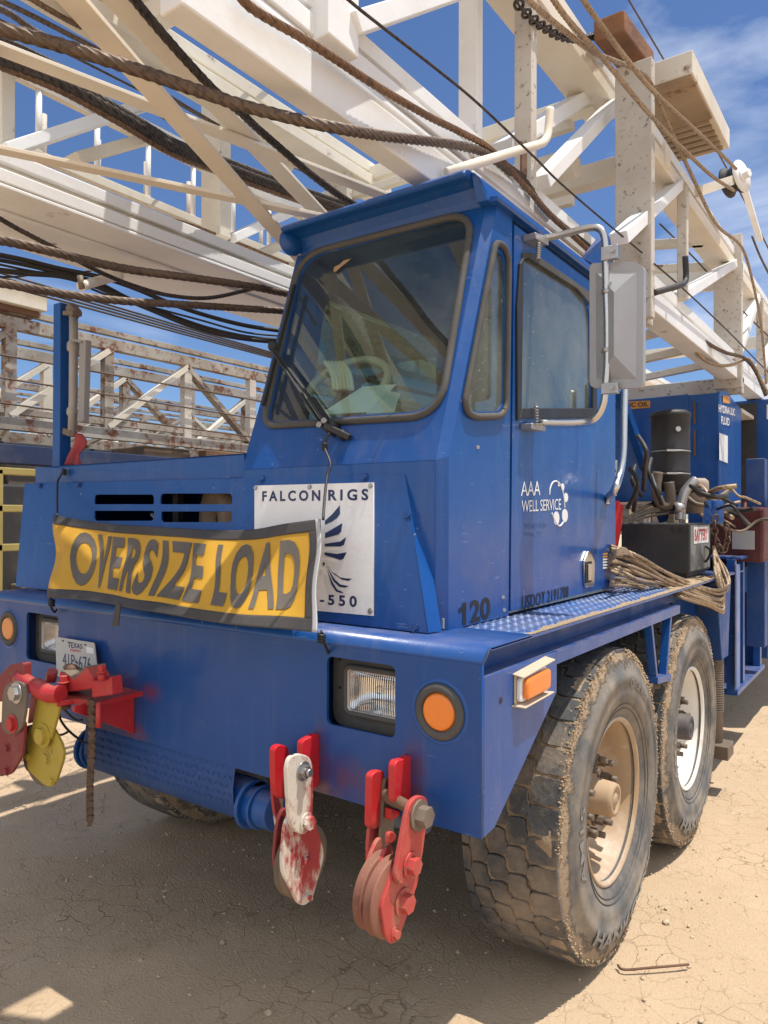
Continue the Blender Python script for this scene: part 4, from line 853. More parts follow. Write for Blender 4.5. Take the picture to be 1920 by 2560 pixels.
# near side posts and diagonals
def near(nm, a, c, x, w_, h, mt=WHITE): return brace(nm, P(*a, x=x), P(*c, x=x), w_, h, mt, (1, 0, 0))
def npost(u, vb, x, zt, wy, wx, mt, zb_=None, nm='post'):
    p = P(u, vb, x=x); zb_ = zb_ if zb_ is not None else p.z; b = MB().span((x, p.y - wy / 2, zb_), (x - wx, p.y + wy / 2, zt)); return b.build(nm, mt, mast, .004)
b = MB(); p = P(838, 110, x=XN + .03); b.span((XN + .045, p.y - .048, p.z), (XN - .05, p.y + .09, 3.96)); b.build('post', WHITE, mast, .005)
near('diagonal', (868, 68), (1300, -75), XN + .02, .06, .085)
npost(1200, 321, -.57, 3.96, .05, .09, WHITE, 3.0)
npost(1335, 455, XN + .025, 3.98, .058, .08, WHITE_SPECK, 3.04)
b = MB(); p = P(1312, 420, x=XN + .03); b.span((XN + .032, p.y - .034, 3.05), (XN + .024, p.y + .02, 3.18)); b.build('rusty_foot', RUST, mast)
near('diagonal', (1350, 458), (1535, 262), XN + .01, .06, .085); 
brace('diagonal', P(1252, 375, x=-.6), P(1470, 235, x=-.6), .07, .10, WHITE, (1, 0, 0))
# outer section: bigger chords and posts at the front of the lower mast
XO = -.19
def obox(nm, y0, y1, z0, z1, w_, mt, x=XO, s=1): b = MB().span((x, y0, z0), (x - s * w_, y1, z1)); return b.build(nm, mt, mast, .005)
for x, s in ((XO, 1), (-2.25, -1)):
    obox('lower_chord', 2.18, 11, 2.69, 2.80, .135, WHITE, x, s); obox('chord_rail', 2.20, 11, 2.84, 2.90, .10, WHITE, x - s * .02, s); obox('chord_web', 2.2, 11, 2.80, 2.84, .04, WHITE, x - s * .05, s)
    obox('upper_chord', 2.25, 11, 3.52, 3.60, .16, TANW, x - s * .01, s); obox('upper_rail', 2.25, 11, 3.64, 3.70, .12, WHITE, x - s * .02, s)
py = [P(1595, 745, x=XO).y]
post_y = [2.10, 2.80, 4.50, 5.5, 7.0, 9.0]
for i, y in enumerate(post_y):
    big = i in (0, 2, 4)
    for x, s in ((XO + .03, 1), (-2.28, -1)):
        w_ = .06 if big else .05; b = MB().span((x, y - w_ / 2, 2.62 if big else 2.88), (x - s * (.185 if i == 0 else (.20 if big else .055)), y + w_ / 2, 3.92 if i == 0 else (3.80 if big else 3.55))); b.build('post', WHITE_SPECK, mast, .006)
for y0, y1 in ((1.75, 2.78), (2.85, 4.40), (4.6, 5.45), (5.6, 6.9), (7.1, 8.9)):
    for x in (XO - .03, -2.2): brace('diagonal', (x, y0, 2.92), (x, y1, 3.55), .06, .085, WHITE, (1, 0, 0))
for y in (2.16, 4.7, 7.5): brace('cross_member', (XO, y, 2.67), (-2.25, y, 2.67), .09, .13, WHITE_SPECK); 
for y in (2.5, 4.7, 7.5): brace('cross_member', (XO, y, 3.60), (-2.25, y, 3.60), .10, .12, TANW)
for y in (2.9, 3.5, 4.1): brace('cross_brace', (XO - .1, y, 2.75), (-2.2, y + .9, 2.75), .05, .05, WHITE_STAIN); brace('cross_brace', (XO - .1, y + .9, 3.55), (-2.2, y, 3.55), .05, .06, WHITE_STAIN)
# crown pipe seen behind the posts
MB().cyl((-.6, 2.2, 3.56), (-2.2, 2.2, 3.56), .08, 18).build('cross_pipe', WHITE_STAIN, mast)
for z in (3.34, 3.75): brace('cross_member', (-.6, 2.16, z), (-2.2, 2.16, z), .05, .05, WHITE_STAIN)
# far side: stained top tubes, posts, diagonals
def far(nm, a, c, x, w_, h, mt): return brace(nm, P(*a, x=x), P(*c, x=x), w_, h, mt, (1, 0, 0))
far('post', (8, 150), (8, 380), XF - .05, .06, .09, WHITE_STAIN)
far('post', (540, 200), (540, 600), XF - .05, .08, .16, WHITE_STAIN)
far('diagonal', (0, 382), (385, 255), XF - .02, .05, .14, WHITE); far('diagonal', (180, 400), (395, 340), XF - .12, .05, .12, WHITE_STAIN)
far('diagonal', (570, 600), (860, 470), XF - .02, .05, .13, WHITE); far('diagonal', (640, 640), (900, 520), XF - .1, .05, .1, WHITE_STAIN)
far('diagonal', (905, 150), (700, 440), XF - .02, .05, .09, WHITE_STAIN)
b = MB(); b.span((XF + .0, -2.2, 3.53), (XF + .06, 2.5, 3.60)); b.build('guide_rail', WHITE, mast, .004)
# ladder fixed along the far side
XLd = XF - .55
lad = MB(); za, zb2 = P(20, 174, x=XLd).z, P(260, 461, x=XLd).z
lad.span((XLd - .02, -1.5, za - .03), (XLd + .02, 4.5, za + .01)); lad.span((XLd - .02, -1.5, zb2 - .02), (XLd + .02, 4.5, zb2 + .03))
ladder = lad.build('ladder_rail', WHITE_STAIN, mast, .004)
for k in range(17):
    y = -1.3 + k * .34
    for dx in (0, -.25): b = MB().cyl((XLd + dx, y + (.17 if dx else 0), zb2), (XLd + dx, y + (.17 if dx else 0), za), .016, 12); b.build('rung', WHITE_SPECK if dx else WHITE, ladder)
# bent hooks welded on the chords
def hook(pts, r, mt, nm='bent_hook'): return MB().tube(pts, r, 12, 6).build(nm, mt, mast)
h = lambda u, v, x=-.38: P(u, v, x=x)
hook([h(1115, 433, -.43), h(1180, 412), h(1300, 375), h(1345, 362), h(1362, 352), h(1370, 330), h(1375, 272)], .018, TANW)
hook([h(1635, 732, -.16), h(1690, 716, -.1), h(1710, 708, -.1), h(1715, 690, -.1), h(1713, 640, -.1)], .016, BLACKMET)
hook([P(205, 1022 - 300, D=2.9), P(200, 690, D=2.9)], .012, IRON); hook([P(203, 715, D=2.9), P(255, 700, D=3.1), P(300, 690, D=3.2)], .02, TANW)
# racking platform and timber on the top of the mast
pt = lambda u, v: P(u, v, x=-.12)
a = [P(1628, 150, x=-.15), P(1655, 160, x=-.15), P(1752, 330, x=-.15), P(1750, 385, x=-.15), P(1690, 398, x=-.15), P(1632, 240, x=-.15)]
b = MB(); yb0, yb1 = 2.30, 3.25; b.prism([Vector((-.02, yb0, 4.02)), Vector((-.02, yb1, 4.02)), Vector((-.02, yb1, 3.90)), Vector((-.02, yb0, 3.90))], (-.34, 0, 0)); DIRTY_TAN = paint('oily_tan_steel', (.40, .30, .20), (.22, .15, .09), .8, .25, .35, .2)
pf = b.build('platform', WHITE_STAIN, mast, .004, 1)
b = MB()
b.span((-.03, yb0 + .01, 3.888), (-.35, yb0 + .50, 3.899))
for k in range(6, 12): b.span((-.05, yb0 + .05 + k * .075, 3.885), (-.34, yb0 + .085 + k * .075, 3.902))
b.build('platform_grating', DIRTY_TAN, pf)
tb = P(1525, 60, x=-.3); 
b = MB().bar(P(1522, 65, x=-.30), P(1600, 165, x=-.30), .15, .10, (0, 0, 1)); b.build('timber_beam', WOOD, mast, .008)
# sheave on its arm
sh = thing('guide_sheave', 'small white sheave wheel on a steel arm above the right end of mast', 'pulley', P(1838, 445, x=-.1))
sc = P(1838, 448, x=-.09); ax = Vector((.9, -.3, .1)).normalized()
MB().lathe([(.04, -.06), (.105, -.06), (.105, -.05), (.08, -.03), (.08, .0), (.105, .02), (.105, .03), (.04, .03)], sc, ax, 32).build('sheave', BLACKMET, sh)
MB().lathe([(.0001, .05), (.11, .05), (.11, .04), (.0001, .04)], sc, ax, 24).build('cheek_plate', WHITE, sh)
b = MB().bolt(sc + ax * .05, ax, .03, .05); b.bar(sc + ax * .04, P(1900, 600, x=-.07), .04, .025); b.build('sheave_arm', WHITE, sh)
MB().bar(sc, P(1742, 480, x=-.2), .05, .06).build('support_arm', WHITE_STAIN, sh)
# ---------------------------------------------------------------- post, pole and flag at the front of the hood
yp = .30
p0, p1 = P(154, 1165, y=yp), P(154, 762, y=yp)
po = tag(MB().span((p0.x - .03, yp - .03, HT), (p0.x + .03, yp + .03, p1.z)).build('square_post', BLUE, None, .004), 'tall square blue steel post standing on the front corner of the hood', 'post')
f = lambda u, v: P(u, v, y=yp)
POLEGREY = paint('grey_pole', (.36, .34, .31), (.28, .26, .23), .55, .25, .15, 0, metal=.3)
pole = thing('clamp_pole', 'thin grey pole clamped upright to the blue post above the hood', 'pole', f(182, 1140))
b = MB().tube([f(184, 790), f(184, 860), f(183, 1000), f(180, 1090)], .020, 12); b.lathe([(.021, 0), (.028, .01), (.028, .04), (.021, .05)], f(183, 880), Z, 14); b.lathe([(.021, 0), (.026, .01), (.026, .03), (.021, .04)], f(181, 1040), Z, 14); b.build('tube', POLEGREY, pole)
MB().bar(f(165, 1078), f(184, 1085), .04, .03).build('lower_bracket', IRON, pole, .004); b = MB().bar(f(168, 785), f(194, 783), .05, .022, (0, 0, 1)); b.bar(f(176, 765), f(192, 785), .04, .04); b.build('upper_bracket', IRON, pole, .004)
ang = tag(MB().bar(f(214, 852), f(208, 1055), .05, .03, (0, 1, 0)).bar(f(192, 852), f(214, 856), .05, .012).build('angle_bracket', paint('grey_angle_iron', (.30, .29, .27), None, .6, .3, .2, .2), None, .003), 'grey angle iron bar behind the thin pole, bent at its top', 'bracket')
def flag():
    b = MB(); n, m_ = 8, 14; vs = []
    tl, tr, bl, br_ = f(188, 1082), f(202, 1086), f(166, 1162), f(203, 1166)
    mids = f(222, 1110)
    for i in range(n + 1):
        for j in range(m_ + 1):
            s, t = i / n, j / m_; q = tl.lerp(tr, s).lerp(bl.lerp(br_, s), t); k = math.sin(math.pi * min(1, t * 1.6)) if t < .62 else 0
            q = q + (mids - f(202, 1110)) * (s * k * .9); q.y += .014 * math.sin(s * 9 + t * 4); vs.append(q)
    b.add(vs, [(i * (m_ + 1) + j, (i + 1) * (m_ + 1) + j, (i + 1) * (m_ + 1) + j + 1, i * (m_ + 1) + j + 1) for i in range(n) for j in range(m_)], True)
    o = b.build('red_flag', FLAGRED); s_ = o.modifiers.new('thick', 'SOLIDIFY'); s_.thickness = .003
    tag(o, 'faded red cloth flag tied to the foot of the pole on the hood', 'flag')
flag()

# ---------------------------------------------------------------- oversize load banner
ban = thing('oversize_banner', 'yellow and black OVERSIZE LOAD banner strapped across the truck front', 'banner', P(460, 1500, y=-.02))
topc = [P(u, v, y=.085) for u, v in ((143, 1286), (250, 1306), (420, 1318), (560, 1325), (640, 1323), (720, 1309), (808, 1297))]
botc = [P(u, v, y=-.11) for u, v in ((126, 1493), (235, 1501), (370, 1525), (520, 1550), (610, 1562), (700, 1570), (803, 1579))]
tp, bp = smooth_path(topc, 10), smooth_path(botc, 10)
CL = [0]
for a_, c_ in zip(tp, tp[1:]): CL.append(CL[-1] + (c_ - a_).length)
def pos(s):
    d = min(max(s, 0), 1) * CL[-1]
    for i in range(len(tp) - 1):
        if CL[i + 1] >= d: break
    return (d - CL[i]) / (CL[i + 1] - CL[i]), i
def bsurf(s, t, off=0):
    """s along the banner, t=0 bottom to 1 top, with hanging folds"""
    k, i = pos(s)
    a, c = tp[i].lerp(tp[i + 1], k), bp[i].lerp(bp[i + 1], k); q = c.lerp(a, t)
    e = math.sin(math.pi * min(max(t, 0), 1)); wv = (.010 * math.sin(s * 19 + t * 1.5) + .006 * math.sin(s * 33 - t * 2.0) - .012 * math.sin(t * 2.2 + .3)) * (.25 + .9 * e) * 1.15 + .018 * math.exp(-((s - .03) / .03) ** 2) * math.sin(t * 9)
    wx = .010 * math.sin(t * 6.0 + s * 9) * e
    return q + Vector((wx, -off - .012 - wv, 0))
def bgrid(name, s0, s1, t0, t1, mt, off, ns=150, n_t=36, parent=ban):
    b = MB(); vs = [bsurf(s0 + (s1 - s0) * i / ns, t0 + (t1 - t0) * j / n_t, off) for i in range(ns + 1) for j in range(n_t + 1)]
    b.add(vs, [(i * (n_t + 1) + j, (i + 1) * (n_t + 1) + j, (i + 1) * (n_t + 1) + j + 1, i * (n_t + 1) + j + 1) for i in range(ns) for j in range(n_t)], True); o = b.build(name, mt, parent)
    sd = o.modifiers.new('thick', 'SOLIDIFY'); sd.thickness = .0022; return o
bgrid('mesh_panel', .0, .972, .09, .90, YMESH, 0)
bgrid('border_band', .0, 1, .0, .105, VINYL, .003, 150, 6); bgrid('border_band', .0, 1, .885, 1.0, VINYL, .003, 150, 6); bgrid('border_band', .965, .99, .10, .89, VINYL, .003, 8, 30)
bgrid('edge_tape', .987, 1.0, .0, 1.0, paint('grey_tape', (.42, .41, .40), None, .5, .1, 0, 0), .0045, 4, 36)
def s_of(u):
    # where along the banner a sight column falls
    lo, hi = 0.0, 1.0
    for _ in range(30):
        md = (lo + hi) / 2; q = bsurf(md, .5) - CAM; uu = 960 + FPX * q.dot(RT) / q.dot(FW)
        if uu < u: lo = md
        else: hi = md
    return lo
SA, SB = s_of(177), s_of(511)
me = glyphs('OVERSIZE', 1, .034, 1.14, 0, 4, .05); a0, a1, a2, a3 = bounds(me)
for q in me.vertices: q.co = bsurf(SA + (SB - SA) * (q.co.x - a0) / (a1 - a0), .155 + .68 * (q.co.y - a2) / (a3 - a2), .0036)
link(me, 'banner_lettering', BLETTER, ban)
SA, SB = s_of(541), s_of(750); me = glyphs('LOAD', 1, .034, 1.14, 0, 4, .05); a0, a1, a2, a3 = bounds(me)
for q in me.vertices: q.co = bsurf(SA + (SB - SA) * (q.co.x - a0) / (a1 - a0), .155 + .68 * (q.co.y - a2) / (a3 - a2), .0036)
link(me, 'banner_lettering', BLETTER, ban)
b = MB(); 
for k in range(1): b.prism([bsurf(.355, .02, .004), bsurf(.385, .02, .004), bsurf(.372, .02, .004) + Vector((0, .0, -.075)), bsurf(.345, .02, .004) + Vector((0, -.01, -.08))], (0, -.004, 0))
b.build('hanging_strap', VINYL, ban)
def cord(name, pts, lab, knot=None, r=.0045):
    o = thing(name, lab, 'cord', pts[-1]); MB().tube(pts, r, 8, 6).build('cord', HOSE, o)
    if knot:
        b = MB()
        for k in range(4): b.lathe([(.006, -.004), (.014, 0), (.006, .004)], knot + Vector((.001 * (k % 2), 0, -.007 * k)), Z + X * .3, 12)
        b.build('knot', HOSE, o)
cord('tie_cord', [W(846, 1098, .05), W(834, 1130, .05), P(826, 1160, y=.15), P(818, 1190, y=.13), P(812, 1240, y=.09), P(808, 1299, y=.045)], 'black tie cord running from the wiper down to the top right banner corner', W(834, 1125, .05))
cord('tie_cord', [P(158, 1176, y=.20), P(150, 1192, y=.19), P(144, 1205, y=.17), P(143, 1245, y=.12), P(143, 1290, y=.045)], 'black tie cord from the hood edge down to the top left banner corner', P(160, 1174, y=.195))
cord('tie_cord', [P(803, 1578, y=-.09), P(810, 1605, y=-.05), P(818, 1625, y=-.012), P(824, 1640, y=.012)], 'black tie cord knotted at bottom right banner corner above the headlight', P(804, 1587, y=-.09))
cord('tie_cord', [P(127, 1493, y=-.09), P(127, 1515, y=-.06), P(136, 1530, y=-.02), P(142, 1522, y=-.01)], 'black tie cord knotted at bottom left banner corner', P(129, 1500, y=-.09))

# ---------------------------------------------------------------- licence plate
zp = zz(0, 1560, .2532); lp = lambda x, y, off=0: P(*zp(x, y), y=-.035 - off)
pq = [P(140, 1592, y=-.022), P(238, 1607, y=-.022), P(248, 1702, y=-.045), P(144, 1690, y=-.045)]
lic = sheet('licence_plate', rnd(pq, .008, 3), [], ALU, None, .003); tag(lic, 'bent aluminium TEXAS PERMIT licence plate 41P 676 leaning on the bumper', 'licence plate')
def lfn(*c):
    nrm = ((pq[1] - pq[0]).cross(pq[2] - pq[0]) + (pq[2] - pq[0]).cross(pq[3] - pq[0])).normalized(); nrm = nrm if nrm.dot(CAM - pq[0]) > 0 else -nrm
    return quadfn(*[PL(*zp(x, y), nrm, pq[0]) + nrm * .0042 for x, y in c])
letters('plate_lettering', 'TEXAS', lfn((675, 172), (822, 200), (822, 246), (680, 234)), TEXT_BLUE, lic, .015)
letters('plate_lettering', 'PERMIT', lfn((705, 244), (810, 258), (810, 284), (705, 274)), TEXT_RED, lic, 0)
letters('plate_lettering', '41P', lfn((625, 285), (745, 305), (748, 425), (628, 415)), TEXT_BLUE, lic, .0)
letters('plate_lettering', '676', lfn((782, 312), (905, 330), (910, 470), (790, 452)), TEXT_BLUE, lic, .0)
nn = lfn((860, 225), (935, 240), (938, 295), (868, 285)); sheet('plate_sticker', [nn(0, 0), nn(1, 0), nn(1, 1), nn(0, 1)], [], DECAL, lic, .0006)
mf = lfn((745, 350), (778, 355), (780, 402), (750, 398)); sheet('state_mark', [mf(s, t) for s, t in ((.3, 1), (.5, 1), (.5, .7), (.8, .62), (1, .55), (.95, .35), (.65, .0), (.45, .3), (.3, .25), (.0, .55), (.3, .6))], [], TEXT_BLUE, lic, .0005)
for x, y in ((630, 166), (852, 205)): c_ = lfn((x - 9, y - 9), (x + 9, y - 9), (x + 9, y + 9), (x - 9, y + 9)); sheet('plate_hole', [c_(.5 + .5 * math.cos(t), .5 + .5 * math.sin(t)) for t in [k * .52 for k in range(12)]], [], INK, lic, .0005)

# ---------------------------------------------------------------- red vice bracket on the bumper
vb = thing('pipe_vise_bracket', 'red steel shelf with V-notched pipe vise bolted to the bumper below the licence plate', 'vise', (-1.45, -.15, .99))
zs = .985; hp = lambda x, y, z=zs: P(*zp(x, y), z=z)
sp_ = [hp(1450, 655), hp(1100, 590), hp(880, 575), hp(560, 700), hp(560, 768), hp(740, 740), hp(960, 770)]
MB().prism(sp_, (0, 0, -.018)).build('shelf', RED, vb, .003)
a = P(*zp(1310, 720), y=-.01); b = MB().prism([Vector((a.x, -.002, .975)), Vector((a.x, -.002, P(*zp(1310, 1075), y=0).z)), Vector((a.x, -.24, .955)), Vector((a.x, -.24, .975))], (-.014, 0, 0)); b.build('gusset', RED, vb, .002)
vy = -.20
vpt = lambda x, y: P(*zp(x, y), y=vy)
MB().prism([vpt(560, 690), vpt(590, 470), vpt(640, 480), vpt(725, 545), vpt(850, 430), vpt(915, 540), vpt(905, 640)], (0, .07, 0)).build('vee_block', RED, vb, .004)
MB().prism([vpt(590, 462), vpt(640, 472), vpt(725, 535), vpt(845, 418), vpt(852, 432), vpt(728, 550), vpt(640, 486)], (0, .075, 0)).build('vee_liner', IRON, vb, .001)
MB().prism([vpt(905, 560), vpt(985, 570), vpt(1090, 520), vpt(1105, 700), vpt(905, 730)], (0, .045, 0)).build('jaw_block', RED, vb, .004)
b = MB().cyl(P(*zp(190, 520), y=-.26), P(*zp(430, 680), y=-.26), .026, 16); b.tube([P(*zp(360, 610), y=-.26), P(*zp(480, 690), y=-.26), P(*zp(600, 690), y=-.25)], .03, 12, 4); b.build('handle', RED, vb)
b = MB().cyl(P(*zp(520, 460), y=-.12), P(*zp(500, 560), y=-.12), .02, 12); b.build('rear_lug', RED, vb)
for x, y in ((625, 660), (1005, 560)):
    q = P(*zp(x, y), y=vy - .015); bb = MB().cyl(q, q + Z * .028, .013, 14); bb.cyl(q + Z * .028, q + Z * .032, .020, 16); bb.cyl(q + Z * .032, q + Z * .052, .0145, 6); bb.build('vise_bolt', RED, vb)
MB().cyl(P(*zp(975, 780), y=-.2), P(*zp(975, 1020), y=-.2), .010, 10).build('drop_pin', RED, vb)
MB().sphere(P(*zp(700, 430), y=-.15), .028, 8, (1.3, .8, .5)).build('rusty_clod', RUST, vb)
rs = MB().lathe([(.0001, 0), (.03, 0), (.03, -.015), (.0001, -.015)], P(*zp(610, 790), y=-.2), Z, 14); rs.build('clamp_washer', IRON, vb)
# rust bleed around welds on the bumper
for (u, v), rx, rz in (((370, 1735), .05, .035), ((338, 1835), .045, .03), ((806, 1905), .018, .11), ((1036, 1995), .022, .14), ((840, 1960), .03, .05)): pass
# roller chain hanging from the vise
def roller_chain(name, top, n, step, lab):
    b = MB()
    for k in range(n):
        p = top + Vector((.0045 * math.sin(k * .35), 0, -step * k)); q = p - Z * step
        for s in (-1, 1):
            o = .011 if k % 2 else .014; c = (p + q) / 2 + Vector((s * o * .75, -s * o * .5, 0)); b.cyl(p + Vector((s * o * .75, -s * o * .5, 0)), p + Vector((s * (o + .004) * .75, -s * (o + .004) * .5, 0)), .0125, 12); b.bar(p + Vector((s * o * .75, -s * o * .5, 0)), q + Vector((s * o * .75, -s * o * .5, 0)), .016, .005, (.75, -.5, 0))
        b.cyl(p + Vector((-.012, .008, 0)), p + Vector((.012, -.008, 0)), .009, 10)
    o = b.build(name, CHAIN); return tag(o, lab, 'chain')
ct = P(*zp(900, 775), y=-.2); roller_chain('roller_chain', ct, 17, .0245, 'rusty roller chain hanging straight down from the red vise bracket')
o = thing('cut_wire', 'loose black cut wires dangling behind the yellow pulley block', 'wire', P(*zp(600, 820), y=-.1))
MB().tube([P(*zp(x, y), y=-.1) for x, y in ((590, 810), (590, 920), (640, 1010), (720, 1090), (840, 1180))], .0045, 8, 6).build('wire', HOSE, o)
MB().tube([P(*zp(x, y), y=-.08) for x, y in ((560, 1100), (620, 1090), (670, 1065))], lambda i: .0045, 8, 4).build('wire', HOSE, o)
MB().tube([P(*zp(x, y), y=-.06) for x, y in ((620, 830), (700, 910), (760, 950), (810, 945))], .004, 8, 5).build('wire', HOSE, o)

# ---------------------------------------------------------------- lugs and pulley blocks on the bumper front
za = zz(640, 1800, .2893)
def cheek(poly, f, x, th, rr_, n=5): return [rnd([P(*f(*p), x=x) for p in poly], rr_, n), (-th, 0, 0)]
def plate(nm, poly, f, x, th, mt, par, rr_=.01, bev=.0025): q, v = cheek(poly, f, x, th, rr_); return MB().prism(q, v).build(nm, mt, par, bev)
def lug(poly, x, nm='bumper_lug'): return plate(nm, poly, za, x, .022, RED_BRIGHT, truck, .012)
lug([(400, 185), (470, 150), (545, 110), (550, 560), (500, 600), (400, 560)], -.541); lug([(160, 260), (185, 225), (230, 212), (285, 240), (290, 400), (258, 680), (200, 682), (165, 560)], -.640)
lug([(1200, 390), (1225, 350), (1270, 343), (1345, 300), (1352, 720), (1250, 760), (1200, 700)], -.216); lug([(1000, 480), (1040, 445), (1105, 435), (1112, 500), (1108, 880), (1030, 950), (990, 930)], -.285)
lug([(1168, 760), (1245, 790), (1250, 820), (1170, 880)], -.25, 'lug_foot')
def hexb(par, u, v, x, r, h, nm='cheek_bolt', mt=None, sh=0):
    q = P(*za(u, v), x=x); return MB().bolt(q, X, r, h, sh).build(nm, mt or STEEL, par)
blk = thing('pulley_block', 'red worn-to-white pulley block hanging from the left pair of bumper lugs', 'pulley', P(*za(420, 1500), x=-.53), 'pulley blocks hung on the bumper')
plate('strap', [(265, 420), (290, 320), (380, 288), (470, 320), (497, 420), (497, 760), (480, 900), (440, 985), (370, 990), (310, 930), (285, 800)], za, -.520, .014, RED_WORN, blk, .03)
plate('cheek', [(250, 900), (300, 800), (500, 800), (515, 880), (585, 1110), (588, 1190), (560, 1300), (490, 1545), (425, 1607), (370, 1595), (232, 1330), (225, 1200)], za, -.536, .012, RED_WORN, blk, .02)
plate('cheek', [(180, 930), (230, 760), (440, 760), (450, 880), (520, 1110), (500, 1300), (420, 1540), (350, 1580), (310, 1540), (165, 1300), (158, 1190)], za, -.582, .012, RED_OLD, blk, .02)
plate('strap', [(140, 420), (165, 340), (230, 330), (240, 900), (185, 940), (150, 700)], za, -.665, .012, RED_WORN, blk, .012)
c = P(*za(390, 1200), x=-.56); MB().lathe([(.02, -.014), (.098, -.014), (.104, -.010), (.088, 0), (.104, .010), (.098, .014), (.02, .014)], c, X, 36).build('sheave', IRON, blk)
hexb(blk, 405, 440, -.520, .019, .018, 'cheek_bolt', STEEL, .012); hexb(blk, 435, 880, -.520, .019, .022, 'cheek_bolt', RED_WORN); hexb(blk, 428, 1215, -.536, .013, .014, 'cheek_bolt', RED_WORN, .004); hexb(blk, 435, 1525, -.536, .008, .02, 'cheek_bolt', RED_WORN)
SHEAVE = paint('rusty_red_sheave', (.25, .10, .065), (.17, .08, .05), .7, .3, .3, 0)
blk = thing('pulley_block', 'salmon red double pulley block tilted outward on a long rusty pin', 'pulley', P(*za(1250, 1600), x=-.15), 'pulley blocks hung on the bumper')
xb = -.135
plate('strap', [(1300, 830), (1330, 720), (1400, 652), (1470, 662), (1495, 740), (1440, 1180), (1400, 1320), (1330, 1410), (1250, 1425), (1205, 1370), (1225, 1240)], za, xb, .013, RED_BLOCK, blk, .03)
plate('cheek', [(1225, 1230), (1260, 1180), (1420, 1150), (1405, 1400), (1245, 1875), (1195, 1935), (1165, 1935), (1120, 1860), (1085, 1640), (1100, 1570), (1190, 1300)], za, xb - .016, .012, RED_BLOCK, blk, .012)
plate('cheek', [(1180, 1065), (1185, 1200), (1160, 1500), (1125, 1750), (1105, 1875), (1070, 1870), (1020, 1790), (1000, 1600), (1030, 1440), (1080, 1240), (1130, 1100)], za, xb - .062, .012, RED_BLOCK, blk, .012)
plate('cheek', [(1090, 1010), (1095, 1120), (1060, 1500), (1030, 1700), (1010, 1810), (975, 1815), (925, 1730), (898, 1560), (930, 1390), (990, 1180), (1050, 1040)], za, xb - .105, .012, RED_BLOCK, blk, .012)
plate('strap', [(1110, 560), (1120, 510), (1150, 497), (1187, 520), (1195, 1000), (1140, 1100), (1080, 1100)], za, -.275, .012, IRON, blk, .012)
plate('strap', [(985, 930), (1080, 930), (1085, 1000), (1020, 1180), (975, 1240), (972, 1100)], za, -.30, .012, RED_BLOCK, blk, .01)
plate('inner_guide', [(1150, 970), (1200, 965), (1222, 1010), (1190, 1060), (1140, 1080)], za, xb - .05, .012, RED_BLOCK, blk, .012)
for dx, uu, vv in ((-.04, 1150, 1520), (-.084, 1060, 1470)):
    c = P(*za(uu, vv), x=xb + dx); MB().lathe([(.02, -.014), (.090, -.014), (.096, -.010), (.080, 0), (.096, .010), (.090, .014), (.02, .014)], c, X, 36).build('sheave', SHEAVE, blk)
pn = MB(); pa, pb = P(*za(1115, 640), x=-.275), P(*za(1395, 800), x=xb - .01); pn.cyl(pa, pb, .0165, 16)
for k in range(12): pn.lathe([(.0165, 0), (.019, .002), (.0165, .004)], pa.lerp(pb, .03 + k * .032), pb - pa, 14)
pn.build('long_pin', RUST, blk); 
hexb(blk, 1400, 820, xb, .027, .034, 'pin_head', IRON); hexb(blk, 1330, 1250, xb, .022, .024, 'cheek_bolt', RED_BLOCK); hexb(blk, 1265, 1570, xb - .016, .024, .026, 'cheek_bolt', RED_BLOCK); hexb(blk, 1200, 1845, xb - .016, .012, .012, 'cheek_bolt', RED_BLOCK)
# left blocks
zl2 = zz(0, 1560, .2532)
xq = -1.66; PB = lambda x, y: P(*zl2(x, y), y=-.235)
def yplate(nm, poly, y, th, mt, par, rr_=.012): return MB().prism(rnd([P(*zl2(*p), y=y) for p in poly], rr_, 5), (0, th, 0)).build(nm, mt, par, .0025)
blk = thing('pulley_block', 'worn yellow pulley block hanging below the red vise bracket', 'pulley', PB(430, 1400), 'pulley blocks hung on the bumper')
yplate('strap', [(370, 700), (590, 740), (575, 860), (520, 1060), (490, 1150), (420, 1190), (330, 1170), (300, 1080), (330, 900)], -.250, .012, YEL, blk, .02)
yplate('cheek', [(270, 1090), (290, 1010), (520, 1020), (600, 1180), (625, 1260), (615, 1350), (540, 1580), (480, 1612), (430, 1590), (270, 1440), (255, 1300)], -.236, .012, YEL, blk, .02)
yplate('cheek', [(225, 1090), (260, 1000), (480, 990), (560, 1180), (580, 1280), (490, 1560), (420, 1580), (240, 1430), (220, 1290)], -.195, .012, RED_OLD, blk, .02)
yplate('strap', [(300, 700), (360, 720), (330, 960), (270, 990), (285, 850)], -.20, .012, RED, blk)
MB().lathe([(.02, -.014), (.098, -.014), (.104, -.010), (.088, 0), (.104, .010), (.098, .014), (.02, .014)], P(*zl2(420, 1300), y=-.209), Y, 36).build('sheave', IRON, blk)
def yb(par, x, y, yy, r, h, mt): MB().bolt(P(*zl2(x, y), y=yy), -Y, r, h).build('cheek_bolt', mt, par)
yb(blk, 430, 1100, -.25, .03, .02, YEL); yb(blk, 460, 1325, -.236, .018, .01, YEL); yb(blk, 515, 1550, -.236, .012, .008, YEL); yb(blk, 280, 1310, -.236, .012, .01, YEL)
blk = thing('pulley_block', 'dark red pulley block with a black strap at the left edge of the photo', 'pulley', PB(60, 1300), 'pulley blocks hung on the bumper')
yplate('strap', [(20, 700), (60, 600), (140, 560), (230, 590), (258, 680), (245, 860), (215, 1020), (160, 1085), (70, 1095), (10, 1030)], -.300, .012, IRON, blk, .02)
yplate('cheek', [(-120, 1000), (240, 960), (235, 1120), (215, 1300), (110, 1480), (50, 1502), (-20, 1480), (-140, 1350)], -.286, .012, RED_OLD, blk, .02)
